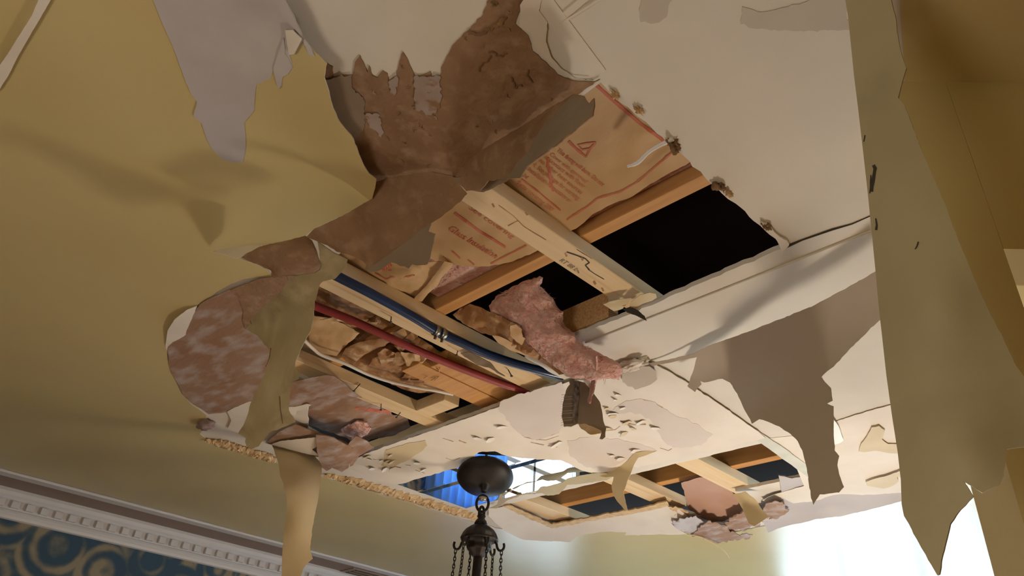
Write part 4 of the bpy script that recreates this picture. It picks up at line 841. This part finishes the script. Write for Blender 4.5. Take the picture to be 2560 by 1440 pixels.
# ------------------------------------------------------------------ strip of drywall, joint tape, hanging mid sheet
tp, _ = sheet('joint_tape', [(1628, 922), (1648, 915), (1720, 965), (1800, 1018), (1900, 1082), (1960, 1120), (2040, 1180), (2024, 1196), (1940, 1135), (1880, 1092), (1780, 1028), (1700, 975)], .9945, [M['tape'], M['white_film']], .002, 14, .8, 9, seed=181)
tag(tp, 'pale green-white joint tape strip running beside the white panel', 'tape')
ms, SMs = sheet('paint_sheet', C4((50, 586), (120, 572), (190, 560), (300, 530), (400, 480), (520, 440), (650, 390), (800, 330), (950, 270), (1100, 190), (1210, 130), (1300, 75), (1400, 20), (1420, 290), (1320, 345), (1260, 390), (1215, 440), (1150, 500), (1090, 570), (1040, 615), (990, 660), (1010, 690), (1040, 720), (1045, 760), (1050, 790), (1020, 805), (1055, 820), (1055, 900), (1055, 980), (1060, 1060), (1085, 1090), (1075, 1140), (1085, 1190), (1112, 1260), (1085, 1290), (1030, 1295), (980, 1300), (960, 1330), (945, 1358), (930, 1300), (920, 1240), (910, 1160), (900, 1120), (885, 1060), (860, 1010), (820, 970), (760, 930), (700, 905), (650, 890), (610, 915), (600, 890), (570, 840), (530, 750), (490, 690), (450, 670), (400, 680), (350, 690), (328, 682), (335, 700), (300, 742), (258, 710), (285, 640), (300, 590), (310, 552), (190, 576), (70, 602)), [(1625, 912, .99), (1740, 885, .975), (1900, 820, .955), (2060, 750, .935), (2220, 665, .92), (1740, 970, .935), (1850, 950, .905), (2000, 900, .875), (2200, 800, .875), (1900, 1060, ('r', 1.86)), (2060, 1000, ('r', 1.78)), (2050, 1130, ('r', 1.83)), (2035, 1255, ('r', 1.86)), (2100, 1220, ('r', 1.83))], [M['grey_film'], M['white_film']], .0016, 22, 1.3, 8, wr=[(.006, 6), (.002, 25)], seed=182)
tag(ms, 'broad grey-brown paint sheet peeled down beneath the white drywall strip', 'paint sheet')
# details on strip: seam lines
for lbl, a, b, w in (('thin ridge of joint compound along the white drywall strip', (1464, 857), (2176, 577), .004),):
    q0, q1 = W(*a, .9985), W(*b, .9985)
    o = tube('joint_ridge', [q0, (q0*.5+q1*.5)+Vector((.002, 0, 0)), q1], .0025, M['white'], sides=6); tag(o, lbl, 'plaster')
q = [W(*p, .999) for p in ((1962, 618), (2005, 600), (2080, 574), (2130, 560), (2176, 540), (2300, 500))]
o = tube('open_seam', q, [.004, .002, .0025, .0015, .001, .001], M['soot'], sides=6); tag(o, 'dark open seam between the white panel and the drywall strip', 'seam')
for i, (pp, hh, lbl) in enumerate(((C7((1400, 265), (1470, 240), (1560, 220), (1630, 213), (1600, 260), (1560, 300), (1490, 322), (1455, 300)), .995, 'left wing of the butterfly-like paper scrap at the dark void'), (C7((1630, 245), (1700, 190), (1780, 168), (1832, 178), (1838, 210), (1800, 237), (1720, 262), (1660, 292), (1615, 285)), .992, 'rounded right wing of the butterfly-like paper scrap at the dark void'))):
    o, _ = sheet('paper_scrap', pp, hh, [M['cream_film'], M['grey_paper']], .0015, 7, 1, 6, wr=[(.008, 40)], seed=190+i); tag(o, lbl, 'paper')
o, _ = sheet('paper_scrap', C7((1560, 300), (1620, 285), (1660, 300), (1700, 325), (1740, 360), (1758, 398), (1710, 375), (1660, 350), (1600, 330)), [(1570, 772, .99), (1600, 785, .98), (1615, 800, .965)], [M['soot'], M['grey_paper']], .0015, 6, 1, 6, seed=193); tag(o, 'black pointed paper scrap hanging over the white strip edge', 'paper')
# scraps at the corner of the strip
o = lump('plaster_crumple', W(1580, 912, .99), .036, M['white_film'], seed=8, flat=(.6, 1.3, .35), rough=.6, sub=4); tag(o, 'crumpled white plaster flake beside the pink tuft', 'plaster')
o, _ = sheet('paper_scrap', C7((1545, 800), (1600, 805), (1680, 792), (1720, 772), (1780, 772), (1832, 810), (1842, 880), (1790, 920), (1730, 942), (1660, 962), (1640, 940), (1600, 935), (1560, 900)), .982, [M['grey_film'], M['grey_paper']], .0015, 9, 1.3, 7, wr=[(.003, 20)], seed=195); tag(o, 'flat taupe paint scrap between the pink tuft and green tape', 'paint flake')
dsc = empty('drywall_scrap', W(1440, 950, .99)); tag(dsc, 'hanging taupe drywall scrap with mesh tape on the white panel', 'drywall scrap')
ctl = [(1425, 950, .99), (1470, 955, .988), (1410, 1040, ('r', 1.99)), (1470, 1070, ('r', 2.0)), (1510, 1090, ('r', 2.02)), (1440, 1000, ('r', 2.0))]
o, SD = sheet('taped_paper', C7((1120, 880), (1200, 890), (1250, 905), (1300, 960), (1335, 1010), (1372, 1060), (1390, 1130), (1402, 1220), (1425, 1280), (1418, 1350), (1395, 1368), (1375, 1360), (1390, 1310), (1330, 1282), (1260, 1252), (1190, 1240), (1140, 1262), (1080, 1262), (1062, 1180), (1068, 1080), (1095, 970), (1130, 915)), ctl, [M['grey_paper'], M['white_film']], .004, 9, 1.3, 7, seed=197); setparent(o, dsc)
o = ribbon('mesh_tape', C7((1185, 900), (1180, 1000), (1170, 1100), (1165, 1230)), SD, .022, M['mesh'], None, .002); setparent(o, dsc)
for i in range(14):
    y = 1000+i*19; o = ribbon('mesh_thread', C7((1055+random.uniform(-6, 6), y+6), (1150, y)), SD, .0011, M['tape'] if i % 3 else M['mesh'], None, .0022); setparent(o, dsc)
o, _ = sheet('torn_edge', C7((1200, 1245), (1250, 1240), (1310, 1262), (1385, 1300), (1380, 1320), (1300, 1330), (1220, 1280)), ('r', 1.985), [M['crumb']], .003, 7, 1.2, 6, seed=199); setparent(o, dsc)

# details on the big white panel
for i, (lbl, a, b, w, t) in enumerate((('first long joint tape ridge at the top of the white panel', (1340, -20), (1495, 185), .03, .0025), ('cross joint tape ridge meeting the first one near the top', (1378, 68), (1470, -10), .012, .002), ('second faint tape ridge at the top of the white panel', (1400, 60), (1520, -15), .004, .003))):
    p, q = W(*a, .998), W(*b, .998); d = (q-p).normalized(); s = Vector((-d.y, d.x, 0))*w/2
    V = [p+s, p-s, q-s, q+s]; V = [(v.x, v.y, EYE+1.0) for v in V]+[(v.x, v.y, EYE+1.0-t) for v in V]
    me = mesh_from(V, [(0, 1, 2, 3), (7, 6, 5, 4), (0, 4, 5, 1), (1, 5, 6, 2), (2, 6, 7, 3), (3, 7, 4, 0)])
    bm = bmesh.new(); bm.from_mesh(me); bmesh.ops.recalc_face_normals(bm, faces=bm.faces); bm.to_mesh(me); bm.free()
    o = link('tape_ridge', me, M['white_film']); tag(o, lbl, 'tape')
wtop, _ = sheet('paint_lip', C3((0, 30), (20, 0), (60, -60), (140, -60), (110, 60), (160, 130), (150, 240), (180, 330), (240, 400), (330, 460), (420, 465), (300, 455), (230, 400), (130, 330), (80, 260), (60, 190), (0, 160)), .9955, [M['white_film'], M['grey_paper']], .0015, 14, 1.2, 7, seed=205); tag(wtop, 'ragged white paint edge bordering the brown paper on the right', 'paint flake')
for i, pp in enumerate((C3((1290, 40), (1420, 70), (1560, 40), (1890, -60), (1910, 175), (1700, 178), (1500, 180), (1380, 168), (1280, 140)), C3((700, 130), (690, 60), (720, -60), (900, -60), (860, 40), (850, 100), (790, 135)))):
    o, _ = sheet('primer_patch', pp, .9992, [M['taupe'], M['grey_paper']], .0008, 30, 4.0, 9, seed=201+i); o.parent = ceil
edg = C3((420, 470), (460, 440), (520, 500), (600, 560), (700, 660), (780, 730), (860, 790))
for i, ((px, py), sz, lbl) in enumerate(zip(C3((895, 845), (1165, 1080), (1430, 1310), (555, 550), (690, 640), (1215, 1125)), (.011, .010, .008, .006, .006, .006), ('dark twisted lump at the panel edge with a white string', 'dark lump at the panel edge above the dark void', 'dark lump near the far corner of the white panel', 'small crumb high on the torn panel edge', 'small brown crumb on the torn panel edge', 'tan crumb below the dark lump on the panel edge'))):
    o = lump('gypsum_crumb', W(px, py, .997), sz, M['brown_dark'] if i < 3 else M['kraft'], seed=20+i, flat=(1.3, .7, .9), rough=1.3); tag(o, lbl, 'plaster chunk')
o = tube('loose_string', [W(x, y, h) for (x, y), h in zip(C3((625, 965), (660, 955), (695, 935), (745, 885), (800, 850), (890, 805)), (1.02, 1.015, 1.01, 1.01, 1.005, .998))], [.003, .004, .0045, .004, .004, .005], M['white_film'], sides=6, smooth_n=4); tag(o, 'white shred of paper tape hanging across the printed insulation', 'tape')
o, _ = sheet('drywall_scrap', D6((1540, 110), (1590, 130), (1640, 180), (1690, 230), (1750, 260), (1770, 295), (1740, 330), (1710, 350), (1690, 300), (1650, 230), (1590, 170)), .993, [M['white_film'], M['grey_paper']], .006, 8, 1.3, 6, wr=[(.004, 40)], seed=207); tag(o, 'broken white drywall tip at the corner of the dark void', 'drywall scrap')

# far pieces: torn sheets by the second hole
fw, _ = sheet('paint_sheet', D3((60, 600), (180, 590), (350, 665), (510, 738), (700, 703), (960, 655), (1120, 630), (1340, 582), (1420, 610), (1480, 660), (1400, 690), (1360, 705), (1400, 745), (1480, 785), (1250, 787), (1030, 792), (1040, 770), (870, 767), (700, 792), (640, 842), (480, 832), (300, 822), (180, 765), (60, 655)), [(1225, 1280, .994), (1380, 1320, .992), (1680, 1265, .992), (1425, 1355, .962), (1300, 1345, .97), (1600, 1338, .96), (1720, 1335, .955)], [M['white_film'], M['lav']], .002, 14, 1.4, 8, wr=[(.004, 10)], seed=211, hmax=.9985)
tag(fw, 'drooping lavender-white paint sheet along the far side of the far hole', 'paint sheet')
ct, _ = sheet('drywall_edge', D3((160, 585), (200, 580), (360, 650), (510, 715), (700, 680), (960, 630), (1140, 600), (1330, 550), (1345, 585), (1120, 635), (960, 660), (700, 708), (510, 742), (340, 670)), .99, [M['crumb'], M['brown']], .006, 9, 1.8, 6, wr=[(.006, 40)], seed=212); tag(ct, 'crumbled tan drywall edge below the far hole', 'drywall scrap')
sag, _ = sheet('drywall_sheet', D5((-90, 770), (0, 790), (120, 770), (330, 745), (560, 700), (740, 660), (900, 620), (900, 890), (730, 942), (560, 987), (330, 1042), (160, 1060), (60, 1088), (0, 1097), (-80, 1120), (-160, 1150), (-200, 1060), (-120, 990), (-60, 930)), [(1980, 1195, .996), (2250, 1150, .996), (2000, 1255, .988), (2250, 1235, .985), (2250, 1252, .975), (2100, 1290, .962), (2000, 1310, .955), (1920, 1330, .95), (2310, 1230, .97)], [M['lav'], M['grey_paper']], .004, 14, 1.2, 8, wr=[(.003, 12)], seed=213, hmax=.9985)
tag(sag, 'sagging lavender drywall sheet drooping at the far right edge', 'drywall sheet')
qw, _ = sheet('paint_sheet', [(2010, 1215), (1975, 1130), (1925, 1095), (1985, 1090), (2100, 1050), (2200, 1020), (2330, 990), (2330, 1215), (2250, 1232), (2120, 1240), (2020, 1255), (1925, 1262), (1905, 1250), (1940, 1235)], [(1930, 1255, .985), (2020, 1200, .994), (2100, 1050, .9965), (2330, 1000, .9965), (2250, 1230, .984), (2050, 1250, .985)], [M['white_film'], M['grey_paper']], .002, 20, 1.0, 9, seed=214, hmax=.9985); tag(qw, 'white bare paint area behind the hanging grey sheet at right', 'paint sheet')
for i, (pp, lbl) in enumerate(((D5((460, 560), (500, 510), (530, 450), (580, 440), (620, 470), (600, 530), (640, 560), (740, 560), (900, 540), (900, 640), (740, 628), (640, 620), (560, 605), (480, 615), (445, 610)), 'upper yellow paint island beside the big hanging strip'), (D5((490, 815), (560, 790), (640, 770), (720, 740), (860, 720), (860, 790), (700, 780), (710, 810), (670, 840), (610, 858), (540, 845), (500, 838)), 'lower yellow paint island beside the big hanging strip'), (D5((280, 400), (310, 440), (345, 535), (320, 555), (280, 565), (275, 500)), 'small bright yellow paint chip behind the grey sheet'))):
    o, _ = sheet('paint_island', pp, .9785 if i == 1 else .988, [M['cream_film'] if i < 2 else M['yellow'], M['white_film']], .0015, 12, 1.0, 8, seed=216+i); tag(o, lbl, 'paint flake')
ts, _ = sheet('paint_strip', D3((1795, 500), (1840, 490), (1885, 478), (1960, 540), (2000, 600), (2052, 660), (2000, 695), (1950, 727), (1912, 708), (1870, 610), (1830, 540)), [(1835, 1235, .985), (1865, 1228, .985), (1920, 1290, ('r', 3.02)), (1885, 1315, ('r', 3.0)), (1870, 1270, ('r', 3.03))], [M['cream_film'], M['grey_film']], .0015, 9, .8, 7, seed=221); tag(ts, 'short tan paint tab hanging beyond the far hole', 'paint strip')
kf = empty('insulation_batt', (2.75, 1.65, H)); tag(kf, 'pinkish kraft insulation sagging through the far hole', 'insulation')
o, _ = sheet('kraft_facing', D3((1430, 420), (1560, 380), (1640, 375), (1700, 410), (1790, 480), (1830, 540), (1870, 610), (1830, 650), (1740, 690), (1640, 700), (1560, 660), (1480, 600), (1460, 520)), [(1720, 1205, 1.03), (1800, 1200, 1.03), (1850, 1280, 1.0), (1770, 1305, .99), (1730, 1250, 1.02)], [M['kraft_pink'], M['pink']], .002, 10, 1.5, 8, wr=[(.006, 12), (.003, 40)], seed=223); setparent(o, kf)
for i, (pp, mk, lbl, h0) in enumerate(((D3((1365, 705), (1420, 670), (1500, 660), (1570, 680), (1600, 720), (1570, 780), (1500, 790), (1420, 760)), 'lav', 'grey crumpled drywall lump left of the ragged far edge', .962), (D3((1500, 790), (1570, 720), (1640, 690), (1740, 720), (1780, 770), (1940, 790), (1900, 820), (1800, 835), (1690, 850), (1620, 820)), 'brown_lav', 'brown shredded drywall hanging at the ragged far edge', .955), (D3((1740, 700), (1830, 640), (1900, 620), (1960, 640), (2060, 560), (2130, 560), (2200, 610), (2150, 650), (2050, 680), (1960, 730), (1860, 760), (1780, 770)), 'brown_lav', 'twisted brown paper strips below the short tan tab', .965), (D3((1340, 590), (1420, 600), (1500, 650), (1480, 680), (1400, 650)), 'crumb', 'tan ragged crumb edge at the board end of the far hole', .985))):
    o, _ = sheet('drywall_shred', pp, h0, [M[mk], M['brown']], .003, 7, 6.0, 5, wr=[(.02, 18), (.012, 30, 1), (.008, 60)], seed=230+i); tag(o, lbl, 'drywall scrap')
o = tube('curled_wire', [W(x, y, h) for (x, y), h in zip(D3((1480, 785), (1560, 800), (1640, 835), (1700, 870), (1750, 920), (1770, 955)), (.955, .95, .94, .93, .92, .915))], .0025, M['cream_film'], sides=6, smooth_n=4); tag(o, 'thin curled paint thread drooping below the ragged far edge', 'paint strip')
o = ribbon('mesh_scrim', D3((1640, 190), (1760, 170), (1880, 140), (2030, 108)), surface(1.02), .02, M['mesh'], None); s = o.modifiers.new('solid', 'SOLIDIFY'); s.thickness = .001; tag(o, 'frayed mesh tape hanging along the upper edge of the far hole', 'tape')

# ------------------------------------------------------------------ big strip close to the camera on the right, and the strip at top left
left = [(2090, -330), (2100, -120), (2113, 0), (2120, 40), (2127, 110), (2135, 190), (2145, 270), (2152, 330), (2160, 400), (2168, 470), (2175, 540), (2182, 610), (2189, 680), (2196, 760), (2205, 840), (2216, 940), (2230, 1040), (2244, 1130), (2252, 1200), (2254, 1260), (2260, 1290), (2290, 1345), (2320, 1400), (2343, 1438)]
right = [(2348, 1436), (2355, 1390), (2375, 1310), (2400, 1275), (2434, 1242), (2408, 1202), (2456, 1232), (2475, 1222), (2500, 1212), (2510, 1190), (2514, 1140), (2518, 1122), (2545, 1118), (2620, 1110), (2610, 1040), (2560, 942), (2542, 917), (2508, 846), (2467, 767), (2437, 700), (2394, 596), (2358, 500), (2310, 390), (2275, 300), (2262, 265), (2245, 245), (2250, 225), (2258, 195), (2266, 170), (2258, 150), (2250, 120), (2242, 80), (2238, 40), (2228, 0), (2205, -120), (2180, -330)]
rs, SR = sheet('paint_sheet', left+right, [(2130, -330, 1.0), (2150, -120, .95), (2120, 100, ('r', .80)), (2240, 100, ('r', .79)), (2150, 400, ('r', .80)), (2300, 400, ('r', .76)), (2195, 760, ('r', .80)), (2460, 760, ('r', .77)), (2330, 760, ('r', .755)), (2250, 1200, ('r', .80)), (2345, 1436, ('r', .78)), (2400, 1150, ('r', .755)), (2550, 1080, ('r', .78)), (2220, 450, ('r', .765))], [M['yellow_film'], M['brown_lav']], .0018, 26, 1.4, 12, wr=[(.004, 6), (.0015, 20)], seed=241, skip=lambda x, y: x < 2256 and y < 1280 and x < 2120+y*.12)
tag(rs, 'tall olive-yellow paint sheet hanging close on the right', 'paint sheet')
for pts, w in ((Z(2100, 300, 2.4, [(200, 270), (210, 290), (203, 330), (196, 380), (190, 430)]), .0045), (Z(2100, 300, 2.4, [(214, 590), (220, 630), (216, 660)]), .0025), (Z(2100, 300, 2.4, [(470, 730), (460, 760), (450, 775)]), .002), (Z(2100, 300, 2.4, [(150, 90), (142, 130)]), .002), (Z(2100, 300, 2.4, [(185, 330), (182, 400), (178, 440)]), .002)):
    setparent(ribbon('scuff_mark', pts, SR, w, M['soot'], None, .0008), rs)
tl, _ = sheet('paint_strip', Z(0, 0, 5.54, [(640, -500), (560, -60), (440, 220), (300, 440), (150, 680), (0, 900), (-200, 1150), (-200, 1400), (0, 1230), (130, 1020), (260, 760), (400, 520), (560, 250), (700, 0), (800, -500)]), .989, [M['white_film'], M['yellow']], .002, 16, 1.0, 9, wr=[(.002, 12)], seed=245)
tag(tl, 'narrow white torn paint strip crossing the top left corner', 'paint strip')

# ------------------------------------------------------------------ things below the frame that light the room or show in the mirror
def lamp(name, lbl, x, y, h, watt, col, r):
    root = empty(name, (x, y, 0)); tag(root, lbl, 'lamp')
    for nm, pr_ in (('base', [(.13, 0), (.13, .02), (.03, .035)]), ('pole', [(.012, .03), (.012, EYE+h-.12)])):
        setparent(lathe(nm, pr_, M['bronze'], None, 24, (x, y, 0)), root)
    sh = lathe('bulb', [(.01, -.05), (.028, -.02), (.032, .01), (.02, .04), (.004, .05)], M['bulb'], None, 20, (x, y, EYE+h)); setparent(sh, root)
    ld = bpy.data.lights.new('lamp_light', 'POINT'); ld.energy = watt; ld.color = col; ld.shadow_soft_size = r
    lo = bpy.data.objects.new('lamp_light', ld); COL.objects.link(lo); lo.location = (x, y, EYE+h+.0); setparent(lo, root)
    bpy.data.objects[sh.name].visible_shadow = True
lamp('floor_or_fill_lamp', 'bare-bulb floor lamp standing below the far hole', 2.55, 1.1, -.25, LAMP_W, (1, .86, .68), .12)
lamp('floor_or_fill_lamp', 'added bare-bulb fill lamp, unseen behind the photographer', -.9, .5, -.5, FILL_W, (1, .90, .74), .25)  # added fill, brightens the near and left parts
V = []; F = []; n = 60
for i in range(n+1):
    x = 3.15+(3.9-3.15)*i/n; y = 4.12+.025*math.sin(i*1.1)
    V += [(x, y, .15), (x, y, 2.15)]
for i in range(n): F.append((2*i, 2*i+2, 2*i+3, 2*i+1))
o = link('curtain', mesh_from(V, F), M['curtain'], None, True); s = o.modifiers.new('solid', 'SOLIDIFY'); s.thickness = .003
tag(o, 'blue pleated curtain beside the window, mirrored in the ceiling', 'curtain')
